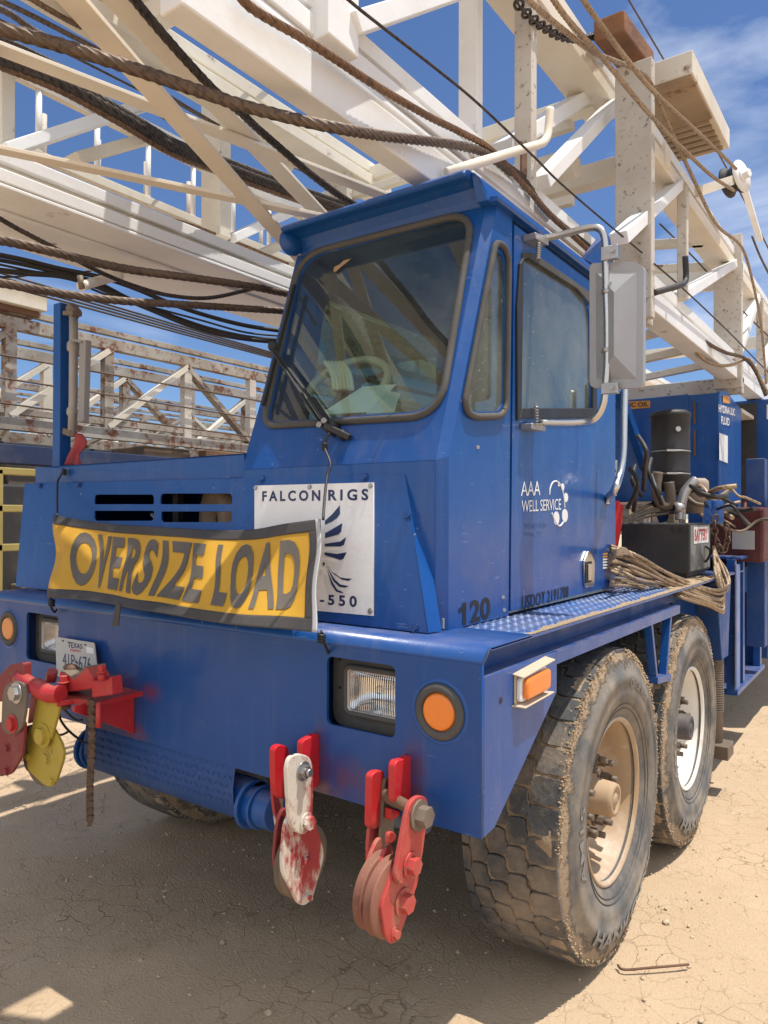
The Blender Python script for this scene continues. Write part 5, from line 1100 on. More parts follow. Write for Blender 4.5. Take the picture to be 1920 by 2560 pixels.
yplate('cheek', [(-150, 1000), (200, 960), (190, 1120), (170, 1300), (60, 1480), (0, 1490), (-60, 1480), (-180, 1350)], -.24, .012, RED_OLD, blk, .02)
yplate('lug', [(-60, 640), (0, 500), (100, 400), (230, 380), (235, 560), (90, 640), (20, 760), (-60, 780)], -.27, .03, RED_OLD, blk, .012)
MB().lathe([(.02, -.012), (.098, -.012), (.088, 0), (.098, .012), (.02, .012)], P(*zl2(20, 1230), y=-.257), Y, 30).build('sheave', IRON, blk)
yb(blk, 165, 680, -.30, .026, .02, STEEL); yb(blk, 125, 985, -.30, .024, .016, RED); yb(blk, 75, 1220, -.286, .012, .01, RED_OLD); yb(blk, 70, 1450, -.286, .012, .01, RED_OLD)

# ---------------------------------------------------------------- wire ropes
def rope(lab, pts, r, mt, group='wire ropes strung along the mast', lay=None, D=None, strands=6):
    q = [p if isinstance(p, Vector) else P(p[0], p[1], D=p[2]) for p in pts]
    o = MB().rope(q, r, strands, lay).build('wire_rope', mt); return tag(o, lab, 'wire rope', group)
def onx(x, *pp): return [P(u, v, x=x) for u, v in pp]
def lin(pp, d0, d1): n = len(pp) - 1; return [(u, v, 1 / ((1 / d0) * (1 - i / n) + (1 / d1) * (i / n))) for i, (u, v) in enumerate(pp)]
rope('thickest brown wire rope crossing above the hood to the cab roof', [P(u, v, z=2.70) for u, v in ((-60, 62), (30, 80), (180, 122), (347, 176), (480, 222), (600, 262), (718, 293), (840, 320))] + onx(-.42, (960, 340), (1060, 352), (1140, 363), (1200, 378), (1240, 402), (1275, 432)), .0165, ROPE_BROWN, lay=.20)
rope('rusty wire rope along the near mast chord down to the mirror', onx(-.415, (600, -10), (640, 28), (780, 110), (936, 212), (1069, 290), (1150, 330), (1228, 375), (1307, 460), (1379, 541), (1421, 580), (1504, 656), (1580, 725), (1645, 800)), .0125, ROPE_RUST)
rope('dark wire rope beside the rusty one, behind the door mirror', onx(-.435, (1225, 390), (1300, 440), (1350, 510), (1400, 560), (1470, 615), (1530, 670), (1620, 735), (1690, 770), (1770, 870), (1850, 960)), .0145, ROPE_DARK)
rope('steep dark wire rope from the top edge past the rust-stained chord', lin([(325, -15), (365, 35), (420, 100), (478, 165), (545, 235), (600, 280), (640, 318), (700, 370), (770, 430), (850, 490), (900, 520)], 2.0, 3.2), .0145, ROPE_DARK)
rope('uppermost rusty wire rope at the top left corner', lin([(30, -35), (75, -5), (150, 40), (220, 78), (340, 145), (480, 215), (640, 290), (760, 350), (880, 420)], 2.9, 5.0), .013, ROPE_RUST)
rope('thin dark wire rope just below the uppermost rusty one', lin([(-40, -15), (40, 20), (150, 75), (280, 145), (420, 240), (520, 300), (600, 345), (720, 400), (840, 470)], 2.9, 5.2), .0115, ROPE_BROWN)
rope('dark wire rope emerging from behind the thickest rope at left', lin([(-40, 5), (25, 35), (90, 80), (160, 110), (260, 150), (340, 190), (420, 240)], 2.7, 3.6), .0135, ROPE_BROWN)
rope('dark wire rope under the tan brace at upper left', lin([(-40, 85), (40, 112), (140, 160), (240, 205), (340, 250), (420, 300)], 2.8, 3.8), .011, ROPE_DARK)
for k, (dv, du, lab) in enumerate(((-13, 0, 'upper dark wire rope of the bundle running under the mast to the cab roof'), (-2, 2, 'middle dark wire rope of the bundle running under the mast'), (7, -2, 'inner dark wire rope tucked under the middle of the bundle'), (17, -6, 'lowest orange-brown wire rope of the bundle running under the mast'))):
    rope(lab, lin([(-40 + du, 130 + dv), (0 + du, 147 + dv), (157 + du, 210 + dv), (315 + du, 297 + dv), (441 + du, 371 + dv), (567 + du, 418 + dv * 1.1), (735 + du, 480 + dv), (880 + du, 530 + dv)], 2.2, 4.2), .0165 if k < 3 else .0125, ROPE_DARK if k < 3 else ROPE_RUST)
rope('rusty wire rope above the grey lower chord at left', lin([(20, 380), (70, 400), (160, 440), (260, 480), (370, 530), (480, 563), (600, 610), (720, 660)], 3.0, 4.6), .0085, ROPE_RUST)
rope('thin tan wire rope along the underside of the far chord', lin([(-20, 485), (60, 512), (170, 555), (300, 605), (420, 640), (520, 670), (640, 712), (760, 745)], 3.0, 4.6), .0075, ROPE_RUST)
rope('plum wire rope slanting from the left edge to the low ropes', lin([(-20, 535), (40, 570), (130, 617), (200, 655), (260, 685), (330, 713), (420, 738), (520, 745), (620, 725), (700, 705), (740, 690)], 2.6, 4.0), .0095, ROPE_DARK)
rope('thick brown wire rope under the far chord ending beside the windscreen', lin([(-40, 595), (40, 608), (140, 632), (210, 650), (330, 675), (480, 695), (620, 715), (720, 735), (800, 745)], 2.2, 3.4), .0155, ROPE_BROWN)
rope('lowest thick brown wire rope crossing the blue sky at left', lin([(-40, 700), (60, 718), (160, 735), (300, 752), (430, 760), (560, 768), (720, 778), (820, 780)], 2.2, 3.4), .0145, ROPE_BROWN)
for lab, pp, r, dd in (('upper black hose line sagging from the left edge to the cab', [(-30, 632), (60, 650), (150, 672), (260, 695), (340, 722), (430, 760), (520, 790), (620, 815), (740, 832)], .0105, 3.0),
    ('second black hose line sagging behind the post hook', [(-30, 645), (60, 662), (160, 685), (240, 705), (320, 745), (400, 778), (520, 820), (640, 845), (760, 850)], .0085, 3.0),
    ('thin black cable between the sagging hoses', [(-30, 655), (80, 678), (160, 690), (260, 735), (380, 768), (500, 800), (620, 832), (740, 842)], .005, 3.0),
    ('thickest black hose sagging lowest beside the windscreen', [(-30, 672), (60, 683), (150, 690), (230, 712), (300, 742), (380, 775), (470, 812), (560, 838), (660, 852), (760, 856)], .0115, 3.0),
    ('thin black cable curling up to the hose bundle at the left edge', [(-30, 692), (40, 692), (90, 686), (170, 684), (240, 676)], .0045, 3.0)):
    o = MB().tube([P(u, v, D=dd + .9 * i / len(pp)) for i, (u, v) in enumerate(pp)], r, 10, 8).build('hose_line', HOSE); tag(o, lab, 'hose', 'black hoses sagging below the mast')
rope('thin taut steel cable from the top edge down past the mirror', onx(-.2, (850, -25), (895, 20), (1100, 180), (1205, 268), (1335, 392), (1420, 475), (1605, 632)), .0042, ROPE_DARK)
rope('thin taut steel cable continuing across the right mast posts', onx(-.15, (1636, 660), (1700, 715), (1770, 780), (1837, 845), (1880, 890), (1930, 940)), .0048, ROPE_DARK)
rope('tan wire rope sagging beneath the wide lower chord at right', [(1608, 692, 4.2), (1640, 706, 4.3), (1675, 760, 4.4), (1710, 830, 4.6), (1750, 890, 4.8), (1790, 912, 5.0), (1830, 912, 5.2), (1868, 897, 5.4), (1885, 915, 5.4), (1920, 985, 5.4)], .012, ROPE_TAN)
rope('dark wire rope looping under the lower chord at right', [(1612, 695, 4.15), (1660, 730, 4.2), (1700, 790, 4.4), (1750, 845, 4.7), (1810, 880, 5.0), (1860, 895, 5.3), (1890, 930, 5.4), (1915, 990, 5.4)], .013, ROPE_BROWN)
rope('tan wire rope from the top edge over the rusty timber to the right', onx(-.06, (1440, -30), (1475, 25), (1560, 140), (1640, 235), (1760, 345), (1840, 422)), .0105, ROPE_TAN)
rope('tan wire rope crossing in front of the large specked post', onx(-.09, (1365, -30), (1420, 50), (1510, 150), (1610, 270), (1700, 365), (1780, 440), (1835, 476)), .0105, ROPE_TAN)
rope('tan wire rope bending over the top of the near chord', onx(-.12, (1300, -20), (1360, 35), (1440, 100), (1490, 135), (1530, 150), (1590, 175), (1625, 205), (1665, 300), (1730, 440), (1790, 560), (1855, 620), (1885, 720), (1905, 830), (1915, 960)), .0105, ROPE_TAN)
rope('dark wire rope on the far right edge', [(1880, 590, 7), (1900, 640, 7), (1930, 700, 7)], .010, ROPE_BROWN)
# link chain
def link_chain(name, pts, lab, r=.022, t=.0055, mt=CHAIN_DARK, cat='chain', ell=1.0):
    path = smooth_path(pts, 20); d = 0; last = path[0]; b = MB(); k = 0; step = r * 2.05
    acc = 0; pp = [path[0]]
    for a, c in zip(path, path[1:]):
        L_ = (c - a).length
        while acc + L_ >= step: q = a.lerp(c, (step - acc) / max(L_, 1e-9)); pp.append(q); a = q; L_ = (c - a).length; acc = 0
        acc += L_
    for k in range(len(pp) - 1):
        a, c = pp[k], pp[k + 1]; tdir = (c - a).normalized(); s, u = frame(tdir); n_ = s if k % 2 else u; n_ = (n_ + (u if k % 2 else -s) * .5).normalized(); m_ = (a + c) / 2
        b.tube([m_ + tdir * (math.cos(q) * r * 1.42) + n_ * (math.sin(q) * r) for q in [j * math.pi / 8 for j in range(16)]], t, 7, 1, True)
    return tag(b.build(name, mt), lab, cat)
link_chain('link_chain', onx(-.415, (1283, -15), (1296, 10), (1318, 35), (1345, 58), (1368, 72), (1395, 88), (1430, 97), (1465, 97), (1500, 82), (1535, 55), (1548, 38)), 'dark link chain draped from the near post to the rusty timber', .018, .0062)
link_chain('link_chain', [P(u, v, D=5.5) for u, v in ((560, 345), (580, 348), (605, 352))], 'short dark link chain end seen between far mast posts', .03, .008)
# unseen plates added to shade the banner; their slanting slit casts one sun streak
def up4(p): t = 4.15 - p.z; return Vector((p.x + SUN.x / SUN.z * t, p.y + SUN.y / SUN.z * t, 4.15))
gp = [up4(bsurf(s_of(170 + 250 * k / 9), .90 - .52 * k / 9, .01)) for k in range(10)]; hw = Vector((0, .020, 0))
MB().prism([p + hw for p in gp] + [Vector((-.30, .385, 4.15)), Vector((-.52, .40, 4.15)), Vector((-.52, .58, 4.15)), Vector((-2.2, .62, 4.15)), Vector((-2.2, .39, 4.15))], (0, 0, .006)).build('shade_plate', WHITE_STAIN, mast)
MB().prism([p - hw for p in gp] + [Vector((-.30, gp[-1].y - .012, 4.15)), Vector((-.30, .235, 4.15)), Vector((-.55, .22, 4.15)), Vector((-2.2, .22, 4.15)), Vector((-2.2, gp[0].y + .02, 4.15))], (0, 0, .006)).build('shade_plate', WHITE_STAIN, mast)

for k, (pp, r) in enumerate((([(-20, 40, 3.0), (200, 150, 3.4), (420, 262, 4.0), (640, 372, 4.8), (800, 450, 5.4)], .006), ([(-20, 145, 3.0), (150, 225, 3.4), (330, 310, 4.0), (520, 400, 4.8), (700, 480, 5.5)], .006), ([(560, -20, 3.6), (700, 120, 4.2), (830, 240, 4.8), (960, 350, 5.4)], .007), ([(1560, -20, 6.0), (1660, 150, 6.4), (1760, 320, 6.8), (1860, 500, 7.2), (1930, 640, 7.5)], .007), ([(1650, 560, 5.0), (1740, 650, 5.5), (1840, 760, 6.0), (1930, 850, 6.4)], .006))):
    rope(('thin cable sloping across the upper left lattice', 'thin cable just above the lower left rails', 'thin dark cable behind the near chord', 'thin cable running down to the far right sheave arm', 'thin cable crossing the right lattice bays')[k], pp, r, ROPE_BROWN)
# ---------------------------------------------------------------- things on the deck behind the cab
XB = -.22
bat = thing('battery_box', 'black steel box with BATTERY sticker sitting on the deck behind the cab', 'battery box', (-.4, 2.6, 1.30))
bx = [P(1552, 1306, x=-.27), P(1722, 1312, x=-.27)]
y0b, y1b = 2.618, 3.126
b = MB().span((-.485, y0b, 1.31), (-.107, y1b, 1.59)); b.build('box_body', BLACKMET, bat, .008)
# side panel below: grazing sunlight on the box put into a paler colour
MB().span((-.46, y0b + .03, 1.288), (-.13, y1b - .03, 1.31)).build('box_base', BLACKMET, bat)
ep = lambda u, v: P(u, v, x=-.196)
MB().span((-.107, y0b + .012, 1.325), (-.104, y1b - .012, 1.58)).build('sunlit_side_panel', paint('sunlit_grey_green', (.20, .21, .20), None, .6, .3, .1, .1), bat)
yq = y0b + .08; xq_ = -.103
stk = sheet('sticker', [Vector((xq_, yq, 1.57)), Vector((xq_, yq + .36, 1.57)), Vector((xq_, yq + .36, 1.475)), Vector((xq_, yq, 1.475))], [], DECAL, bat, .001)
letters('sticker_lettering', 'BATTERY', quadfn(*[Vector((xq_ + .0018, yq + a_, b_)) for a_, b_ in ((.015, 1.557), (.345, 1.557), (.345, 1.49), (.015, 1.49))]), TEXT_RED, stk, .03)
b = MB().tube([Vector((-.10, y1b - .16, 1.455)), Vector((-.075, y1b - .15, 1.43)), Vector((-.08, y1b - .16, 1.39)), Vector((-.10, y1b - .16, 1.36))], .007, 8, 5); b.build('latch', BLACK, bat)
for x in (-.20, -.155): MB().cyl((x, y0b + .004, 1.555), (x, y0b - .003, 1.555), .014, 14).build('vent_hole', BLACK, bat)
# coil of tan wire rope lashed along the deck and hanging over its edge
rr = random.Random(11)
def coil_strand(k, n):
    s = k / (n - 1); j = lambda a: rr.uniform(-a, a)
    pts = [(1525 + j(3), 1365 + 62 * s), (1560, 1375 + 62 * s + j(4)), (1600 + j(4), 1395 + 60 * s + j(4)), (1660, 1428 + 45 * s + j(5)), (1715 + j(5), 1455 + 42 * s + j(4)), (1760 + 12 * s, 1470 + 45 * s), (1800 + 8 * s, 1475 + 55 * s + j(4)), (1822 - 20 * s + j(4), 1458 + 30 * s), (1815 - 26 * s, 1425 + 10 * s), (1795 - 10 * s, 1392 + j(6)), (1785, 1370 + j(4))]
    xs = [-.22, -.17, -.12, -.09, -.05 + .06 * s, .0 + .03 * s, .03, .03, .0, -.03, -.06]
    return [P(u, v, x=xs[i] + .05 * (1 - s) * 0 + rr.uniform(-.012, .012)) for i, (u, v) in enumerate(pts)]
for k in range(9):
    o = MB().rope(coil_strand(k, 9), .0085, 6).build('wire_rope', ROPE_TAN); tag(o, 'one of several tan wire rope strands bundled along the deck below the battery box', 'wire rope', 'tan wire rope bundle on the deck')
for k in range(6):
    s = k / 5; pts = [(1530, 1345 + 12 * s), (1580, 1306 - 22 * s), (1650, 1285 - 30 * s), (1720, 1283 - 20 * s), (1780, 1305 - 20 * s), (1830, 1340)]
    o = MB().rope([P(u, v + rr.uniform(-3, 3), x=-.62 - .03 * k) for u, v in pts], .0095, 6).build('wire_rope', ROPE_TAN); tag(o, 'one of several tan wire rope strands arched behind the battery box', 'wire rope', 'tan wire rope coils behind the battery box')
for k in range(4):
    o = MB().rope([P(u, v, x=-.24 + .03 * k) for u, v in ((1528, 1445 + 6 * k), (1580, 1452 + 5 * k), (1640, 1458 + 6 * k), (1700, 1470 + 3 * k), (1745, 1490))], .0085, 6).build('wire_rope', ROPE_TAN); tag(o, 'one of several straight tan wire rope strands lying flat on the deck', 'wire rope', 'tan wire ropes flat on the deck')
lash = MB()
for k in range(4): lash.tube([P(1525, 1392 + 4 * k, x=-.14), P(1545, 1372 + 5 * k, x=-.10), P(1562, 1372 + 4 * k, x=-.12), P(1570, 1380 + 3 * k, x=-.18)], .006, 8, 5)
tag(lash.build('lashing_rope', ROPE_TAN), 'tan rope lashing wound round the strand bundle beside the cab', 'rope')
for k in range(7):
    s = k / 6; pts = [(1705, 1215 + 30 * s), (1760, 1212 + 45 * s), (1830, 1220 + 50 * s), (1880, 1235 + 30 * s), (1930, 1228 + 60 * s)]
    o = MB().rope([P(u, v + rr.uniform(-6, 6), x=-.75) for u, v in pts], .013, 6).build('wire_rope', ROPE_TAN); tag(o, 'one of several tan wire rope strands coiled beyond the hydraulic tank', 'wire rope', 'tan wire rope coils beyond the battery box')
o = MB().tube([P(u, v, x=-.6) for u, v in ((1905, 1245), (1870, 1232), (1862, 1250), (1880, 1275), (1895, 1300), (1890, 1320), (1850, 1320), (1820, 1300))], .011, 10, 6).build('tan_hose', ROPE_TAN); tag(o, 'tan hose loop curling beside the dark red winch', 'hose')
# dark engine mass, hydraulic tank, filter canister, struts
tk = thing('hydraulic_tank', 'blue hydraulic oil tank standing under the mast behind the cab', 'tank', (-1.2, 4.6, 1.3))
xt = -.75
ta, tb_ = P(1570, 1000, x=-1.5), P(1795, 985, x=-.75)
yf = P(1700, 1100, x=xt).y
def T(u, v): return P(u, v, y=4.1)
A_, B_ = T(1500, 1010), T(1805, 980)
b = MB().prism([T(1400, 1015), T(1720, 985), T(1720, 1250), T(1400, 1260)], (0, .8, 0)); b.build('tank_wall', BLUE, tk, .006)
xa_, xb_ = T(1720, 985).x, T(1797, 981).x; b = MB().span((xa_, 4.1, 1.3), (xb_, 4.9, T(1797, 981).z)); b.build('tank_column', BLUE, tk, .004)
c0 = T(1797, 985); b = MB(); c1 = P(1840, 1000, x=c0.x); b.prism([Vector((c0.x + .004, 4.104, T(1797, 978).z)), Vector((c0.x + .004, 4.35, T(1797, 978).z + .04)), Vector((c0.x + .004, 4.95, c1.z - .06)), Vector((c0.x + .004, 4.95, 1.3)), Vector((c0.x + .004, 4.104, 1.3))], (-.02, 0, 0)); b.build('tank_side', BLUE, tk, .004)
def SD(u, v): return P(u, v, x=c0.x + .008)
st = sheet('oil_sticker', [T(1555, 1004) - Y * .004, T(1626, 1002) - Y * .004, T(1626, 1019) - Y * .004, T(1555, 1025) - Y * .004], [], ORANGE_STICKER, tk, .001)
letters('tank_lettering', 'HYDRAULIC OIL', quadfn(*[T(u, v) - Y * .0065 for u, v in ((1500, 1009), (1622, 1005), (1622, 1016), (1500, 1022))]), INK, tk, .02)
letters('tank_lettering', 'HYDRAULIC', quadfn(SD(1797, 1010), SD(1838, 1022), SD(1838, 1040), SD(1797, 1030)), DECAL, tk, .02)
letters('tank_lettering', 'FLUID', quadfn(SD(1803, 1040), SD(1824, 1046), SD(1824, 1065), SD(1803, 1060)), DECAL, tk, .02)
sheet('notice_sheet', [SD(1798, 1082), SD(1819, 1090), SD(1819, 1158), SD(1798, 1150)], [], DECAL, tk, .001)
sheet('yellow_sticker', [SD(1807, 988), SD(1825, 992), SD(1825, 1010), SD(1807, 1006)], [], ORANGE_STICKER, tk, .001)
b = MB()
for v0, v1 in ((1005, 1060), (1075, 1140)): b.prism([T(1735, v0) - Y * .004, T(1740, v0) - Y * .004, T(1740, v1) - Y * .004, T(1735, v1) - Y * .004], (0, -.01, 0))
b.build('sight_gauge', RUST, tk)
fc = P(1676, 1130, D=4.6); r_ = .115
ac = thing('filter_canister', 'black air filter canister clamped upright in front of the blue tank', 'canister', fc - Z * .26)
zt_, zb_ = P(1676, 1035, D=4.6).z, P(1676, 1205, D=4.6).z
MB().lathe([(.0001, zt_ - fc.z + .02), (r_ * .8, zt_ - fc.z + .018), (r_ * 1.05, zt_ - fc.z), (r_ * 1.05, zt_ - fc.z - .02), (r_, zt_ - fc.z - .025), (r_, .02), (r_ * 1.02, .015), (r_, .0), (r_, -.12), (r_ * 1.02, -.125), (r_, -.13), (r_, zb_ - fc.z), (r_ * .5, zb_ - fc.z - .06), (.0001, zb_ - fc.z - .06)], fc, Z, 36).build('canister', BLACK, ac)
for dz in (.0, -.14): 
    bb = MB().lathe([(r_ + .001, -.004), (r_ + .005, 0), (r_ + .001, .004)], fc + Z * dz, Z, 36); cl_ = bb.build('clamp_band', STEEL, ac); q = fc + Z * dz - _d * (r_ + .004) - _r * .03; MB().bar(q - _r * .04, q + _r * .03, .012, .012).build('clamp_screw', STEEL, cl_)
MB().cyl(fc - _d * r_ + Z * .13, fc - _d * (r_ + .01) + Z * .13, .016, 12).build('indicator', STEEL, ac)
tag(MB().tube([P(u, v, D=4.3) for u, v in ((1645, 1180), (1640, 1230), (1655, 1262), (1672, 1262), (1676, 1240), (1672, 1205))], .03, 12, 6).build('exhaust_elbow', IRON), 'dull curved intake elbow beneath the black canister', 'pipe')
sb = tag(MB().bar(P(1545, 975, x=-.9), P(1660, 1300, x=-.7), .09, .06, (1, 0, 0)).build('diagonal_strut', BLUE, None, .005), 'sloping blue steel strut leaning behind the chrome grab rail', 'strut')
em = thing('engine_block', 'dark engine mass in deep shade between the cab and blue tank', 'engine', (-1.3, 3.0, 1.3))
MB().span((-2.0, 2.6, 1.3), (-.95, 3.9, 1.78)).build('engine_body', BLACKMET, em, .02)
MB().span((-1.6, 3.2, 1.78), (-1.2, 3.6, 1.95)).build('engine_cover', IRON, em, .02)
rb = thing('red_equipment_box', 'small bright red box just behind the rear edge of the cab', 'box', P(1535, 1330, x=-.5))
b = MB(); xr = -.42; b.prism([P(1520, 1250, x=xr), P(1548, 1252, x=xr), P(1558, 1265, x=xr), P(1556, 1310, x=xr), P(1540, 1400, x=xr), P(1520, 1400, x=xr)], (-.3, 0, 0)); b.build('box_body', RED_BRIGHT, rb, .004)
gc = thing('gauge_panel', 'white gauge panel glimpsed between the cab and grab rail', 'panel', P(1535, 1200, x=-.6))
b = MB(); b.prism([P(1515, 1150, x=-.6), P(1544, 1150, x=-.6), P(1542, 1240, x=-.6), P(1515, 1245, x=-.6)], (-.05, 0, 0)); b.build('panel_face', DECAL, gc, .003)
for k in range(3): MB().span((-.598, P(1530, 1170, x=-.6).y - .03, P(1530, 1172 + k * 22, x=-.6).z - .02), (-.592, P(1530, 1170, x=-.6).y + .05, P(1530, 1172 + k * 22, x=-.6).z)).build('panel_switch', BLACK, gc)
mf_ = thing('muffler_pipe', 'bent grey pipe with flange curving upward before a tan drum', 'pipe', P(1705, 1290, D=4.2))
MB().tube([P(u, v, D=4.2) for u, v in ((1700, 1300), (1702, 1270), (1710, 1235), (1728, 1210), (1740, 1200))], .028, 14, 6).build('pipe', STEEL, mf_)
MB().lathe([(.02, 0), (.035, .01), (.035, .05), (.02, .06)], P(1685, 1270, D=4.2), RT, 16).build('coupling', STEEL, mf_)
tag(MB().lathe([(.0001, .10), (.05, .097), (.068, .08), (.07, .06), (.07, -.12), (.0001, -.12)], P(1742, 1235, D=4.6), Z, 28).build('tan_drum', paint('tan_drum_paint', (.36, .28, .22), None, .6, .3, .05, 0)), 'round tan drum with domed lid below the blue tank', 'drum')
MAROON = paint('dark_maroon_paint', (.085, .012, .013), None, .55, .2, .1, 0)
wn = thing('winch_housing', 'dark red winch housing among tan ropes at the right edge', 'winch', P(1850, 1400, D=4.9))
b = MB().box(P(1850, 1335, D=5.0), (.34, .34, .36)); b.build('housing', MAROON, wn, .02); b = MB().box(P(1858, 1350, D=4.75), (.13, .01, .12)); b.build('winch_window', GREYBOX, wn)
MB().lathe([(.1, -.1), (.19, -.1), (.19, -.08), (.12, -.07), (.12, .07), (.19, .08), (.19, .1)], P(1905, 1310, D=5.2), X, 28).build('drum', MAROON, wn)
link_chain('link_chain', [P(u, v, D=4.0) for u, v in ((1790, 1290), (1785, 1320), (1795, 1360), (1808, 1380), (1820, 1340), (1812, 1300))], 'rusty link chain heaped beside the battery box', .016, .005, CHAIN)
tag(MB().prism([P(u, v, D=4.05) for u, v in ((1760, 1258), (1770, 1250), (1778, 1285), (1786, 1250), (1792, 1258), (1790, 1310), (1755, 1310))], (.03, .05, 0)).build('blue_bracket', BLUE, None, .003), 'small forked blue bracket above the battery box', 'bracket')
tag(MB().span(P(1878, 1190, D=5.2) - Vector((.03, .03, 1.2)), P(1900, 1190, D=5.2) + Vector((.04, .06, .12))).build('blue_stanchion', BLUE_DARK, None, .005), 'dark blue stanchion at the right edge beside the rope coils', 'post')
bt = thing('blue_rear_cabinet', 'blue cabinet with open dark doorway at the right edge behind the tank', 'cabinet', (-.6, 6.2, 1.3))
ca, cb2 = P(1825, 1005, y=5.6), P(1892, 1012, y=5.6)
b = MB().span((ca.x - .3, 5.6, 1.3), (cb2.x + .55, 8.4, ca.z)); b.build('cabinet_wall', BLUE, bt, .006)
MB().span((ca.x, 5.585, 1.32), (cb2.x, 5.60, ca.z - .03)).build('doorway', BLACKMET, bt)
sheet('label_sheet', [Vector((cb2.x + .08, 5.597, ca.z - .05)), Vector((cb2.x + .25, 5.597, ca.z - .05)), Vector((cb2.x + .25, 5.597, ca.z - .18)), Vector((cb2.x + .08, 5.597, ca.z - .18))], [], DECAL, bt, .002)
rr = random.Random(31)
for k in range(16):
    u0, v0 = rr.uniform(1690, 1800), rr.uniform(1225, 1300); D0 = rr.uniform(3.9, 5.0); pts = [P(u0, v0, D=D0)]
    for j in range(4): u0 += rr.uniform(15, 45); v0 += rr.uniform(-28, 30); v0 = min(max(v0, 1215), 1390); pts.append(P(u0, v0, D=D0 + rr.uniform(-.2, .2)))
    o = MB().tube(pts, rr.choice([.008, .011, .014]), 8, 7).build('hose_line', rr.choice([HOSE, HOSE, ROPE_TAN, IRON])); tag(o, 'one of many hoses tangled on the deck between battery box and winch', 'hose', 'tangled deck hoses')
for k in range(7):
    u0, v0 = rr.uniform(1560, 1640), rr.uniform(1080, 1200); D0 = rr.uniform(3.8, 4.4)
    o = MB().tube([P(u0, v0, D=D0), P(u0 + rr.uniform(-10, 30), v0 + 40, D=D0 - .1), P(u0 + rr.uniform(-20, 40), v0 + rr.uniform(60, 110), D=D0)], .012, 8, 7).build('hose_line', HOSE); tag(o, 'one of several black hoses hanging in the shade left of the canister', 'hose', 'engine hoses')
# shade roof panels under the rear of the mast (corrugated underside)
tag(MB().span((-2.1, 5.0, 2.50), (-.25, 9.5, 2.53)).build('canopy_panel', WHITE_STAIN, None), 'pale canopy panel beneath the rear of the mast above the tank', 'canopy')

# ---------------------------------------------------------------- the yard behind: more masts laid on trucks
def yard_mast(nm_lab, x0, wd, z0, z1, y0, y1, step, seed, mt=YARD, thick=.09, grp='masts parked behind the truck'):
    rr = random.Random(seed); t = thing('derrick_mast', nm_lab, 'mast', (x0, (y0 + y1) / 2, z0), grp)
    for x in (x0, x0 - wd):
        for z in (z0, z1):
            b = MB().span((x - thick * .6, y0, z - thick * .8), (x + thick * .6, y1, z + thick * .8)); b.span((x - thick * .4, y0, z + thick * .8 + .05), (x + thick * .4, y1, z + thick * 1.6 + .05)); b.build('chord', mt, t, .006)
        y = y0; k = 0
        while y < y1 - .1:
            m_ = rr.choice([mt, mt, WHITE_SPECK, WHITE_STAIN]); m_ = RUST if rr.random() < .12 else m_
            MB().span((x - .06, y - .075, z0), (x + .06, y + .075, z1)).build('post', m_, t)
            if y + step < y1 + .1:
                a, c = ((x, y, z0 + .1), (x, y + step, z1 - .1)) if not k % 5 == 4 else ((x, y, z1 - .1), (x, y + step, z0 + .1))
                MB().bar(a, c, .08, .14, (1, 0, 0)).build('diagonal', rr.choice([mt, WHITE_STAIN]), t)
            y += step; k += 1
    y = y0
    while y < y1:
        MB().bar((x0, y, z0), (x0 - wd, y + step * .5, z0), .06, .06).build('cross_brace', WHITE_STAIN, t); y += step
    for k in range(3):
        zr = z0 + .25 + .3 * k; q = [Vector((x0 + .12, y, zr + .05 * math.sin(y * 1.3 + k))) for y in (y0, y0 + (y1 - y0) * .33, y0 + (y1 - y0) * .66, y1)]
        MB().tube(q, .014, 6, 6).build('guy_line', ROPE_BROWN, t)
    return t
mA = yard_mast('nearest white lattice mast behind the hood, seen between the post and windscreen', -9.0, 1.7, 2.86, 4.22, .46, 26, 1.49, 4, YARD, .105)
mB = yard_mast('second lattice mast lying behind the nearest one', -13.5, 1.8, 2.9, 4.2, 3.0, 32, 1.8, 9, YARD, .08)
mC = yard_mast('third lattice mast far back behind the others', -18, 1.8, 2.9, 4.3, 4.0, 40, 2.0, 15, YARD, .08)
mD = yard_mast('lattice mast laid low behind the truck at far right', -6.5, 1.6, 2.2, 3.3, 12, 30, 1.8, 21, YARD, .08)
# crown end block of the nearest mast
cb = thing('mast_platform', 'cream box platform with dirty underside on the nearest far mast at left', 'platform', (-8.7, 5.5, 3.9))
MB().span((-10.6, 2.2, 4.44), (-8.8, 3.86, 4.66)).build('platform_box', WHITE_STAIN, cb, .01); MB().span((-10.5, 2.3, 4.36), (-8.9, 3.8, 4.44)).build('grating', RUST, cb)
for k in range(4):
    o = MB().tube([Vector((-8.7, 3.0, 4.62 + .05 * k)), Vector((-8.7, 9, 4.55 + .03 * k)), Vector((-8.7, 15, 4.6 + .02 * k))], .016, 6, 6).build('guy_line', ROPE_DARK); tag(o, 'one of four dark guy lines running above the nearest far mast', 'cable', 'guy lines above the far mast')
tp_ = thing('turnbuckle', 'small rusty pulley fitting on top of the nearest far mast', 'fitting', (-8.8, 13.5, 4.1)); MB().box((-8.8, 13.6, 4.15), (.2, .3, .22)).build('fitting_body', WHITE_STAIN, tp_, .03); MB().cyl((-8.8, 13.5, 4.2), (-8.55, 13.5, 4.2), .09, 12).build('fitting_wheel', RUST, tp_)
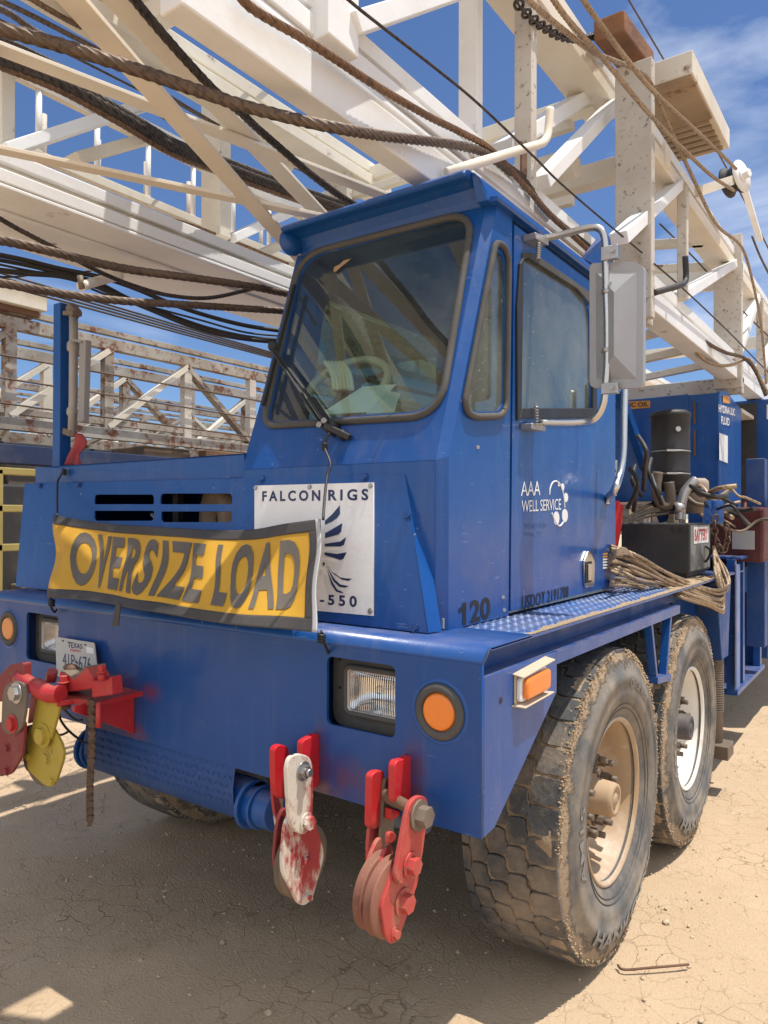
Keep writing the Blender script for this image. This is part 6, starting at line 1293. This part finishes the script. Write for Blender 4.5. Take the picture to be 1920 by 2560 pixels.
# rigs under those masts: frames, engines and railings
def rig_under(lab, x, y0, y1, m1, seed):
    rr = random.Random(seed); t = thing('parked_rig', lab, 'rig', (x - .8, (y0 + y1) / 2, 0), 'rigs parked behind the truck')
    b = MB().span((x - 1.7, y0, 1.1), (x, y1, 1.4)); b.build('rig_frame', m1, t, .01)
    for k in range(int((y1 - y0) / 1.1)):
        y = y0 + .4 + k * 1.1; s = rr.uniform(.5, 1.0); MB().span((x - 1.5 + rr.random() * .5, y, 1.4), (x - rr.random() * .4, y + s, 1.4 + rr.uniform(.7, 1.4))).build('rig_unit', rr.choice([RUST, IRON, BLACKMET, BLACKMET, IRON, YARD]), t, .02)
    MB().span((x - 1.4, y0 + 1, 1.4), (x - 1.0, y1, 2.72)).build('rig_housing', BLACKMET, t, .02)
    for k in range(4):
        y = y0 + .8 + k * (y1 - y0 - 1.6) / 3; MB().lathe([(.25, -.15), (.42, -.16), (.5, -.12), (.5, .12), (.42, .16), (.25, .15)], (x - .05, y, .5), X, 24).build('rig_wheel', RUBBER, t)
    for k in range(5):
        MB().tube([Vector((x + .02, y0 + .5 + k, 1.5)), Vector((x + .1, y0 + 1.5 + k * 1.6, 1.8 + .3 * rr.random())), Vector((x, y0 + 3 + k * 2, 1.6))], .025, 6, 6).build('rig_hose', HOSE, t)
    for k in range(12):
        ya = y0 + rr.random() * (y1 - y0) * .6; za = rr.uniform(2.05, 2.80); MB().cyl((x - rr.random() * 1.2, ya, za), (x - rr.random() * 1.2, ya + rr.uniform(3, 8), za + rr.uniform(-.1, .1)), rr.choice([.04, .06, .09]), 10).build('rig_pipe', rr.choice([RUST, IRON, BLACKMET, BLACKMET]), t)
    for k in range(8):
        y = y0 + rr.random() * (y1 - y0 - 2); z = rr.uniform(2.0, 2.5); MB().tube([Vector((x + .05, y, z)), Vector((x + .08, y + 2, z - .12)), Vector((x + .05, y + 4.5, z + .05))], .02, 6, 5).build('rig_cable', rr.choice([ROPE_BROWN, ROPE_DARK, RUST]), t)
    return t
rig_under('rusty parked rig with blue frame beneath the nearest far mast', -9.0, 2.0, 24, BLUE_DARK, 2); rig_under('rusty parked rig beneath the second far mast', -13.4, 4, 30, RUST, 3); rig_under('dark parked rig beneath the third far mast', -18, 5, 36, IRON, 5); rig_under('dark parked rig behind the truck at far right', -6.4, 13, 30, IRON, 6)
DEEPBLUE = paint('old_navy_paint', (.012, .028, .085), None, .6, .2, .2, 0)
bm_ = tag(MB().span((-8.2, 1.5, 2.255), (-8.0, 6.2, 2.49)).build('blue_beam', DEEPBLUE, None, .01), 'dark blue horizontal beam at the left edge behind the yellow railing', 'beam')
br2 = tag(MB().span((-8.9, 6.6, 2.45), (-8.7, 13.5, 2.74)).build('rust_beam', RUST, None, .02), 'long brown rusty beam below the nearest far mast', 'beam')
# yellow railing at the left edge
yr = thing('yellow_railing', 'yellow pipe railing at the left edge in front of dark machinery', 'railing', (-7.2, 2.6, 0))
for z in (2.11, 1.70, 1.27): MB().span((-7.25, 1.2, z - .04), (-7.18, 3.72, z + .04)).build('rail', YEL_RAIL, yr, .01)
for y in (1.6, 2.42, 3.7): MB().span((-7.26, y - .03, 0), (-7.18, y + .03, 2.13)).build('post', YEL_RAIL, yr, .01)
dk = thing('dark_machinery', 'dark machinery standing behind the yellow railing', 'machinery', (-8, 3, 0))
rr = random.Random(4)
MB().span((-8.9, 1.2, .25), (-7.9, 5.5, 2.0)).build('machine_body', BLACKMET, dk, .03)
for k in range(7): MB().span((-7.9, 1.4 + k * .5, .4 + rr.random() * .8), (-7.6 - rr.random() * .2, 1.7 + k * .5, .7 + rr.random() * 1.0)).build('machine_unit', rr.choice([RUST, IRON, BLUE_DARK, RED_OLD]), dk, .02)
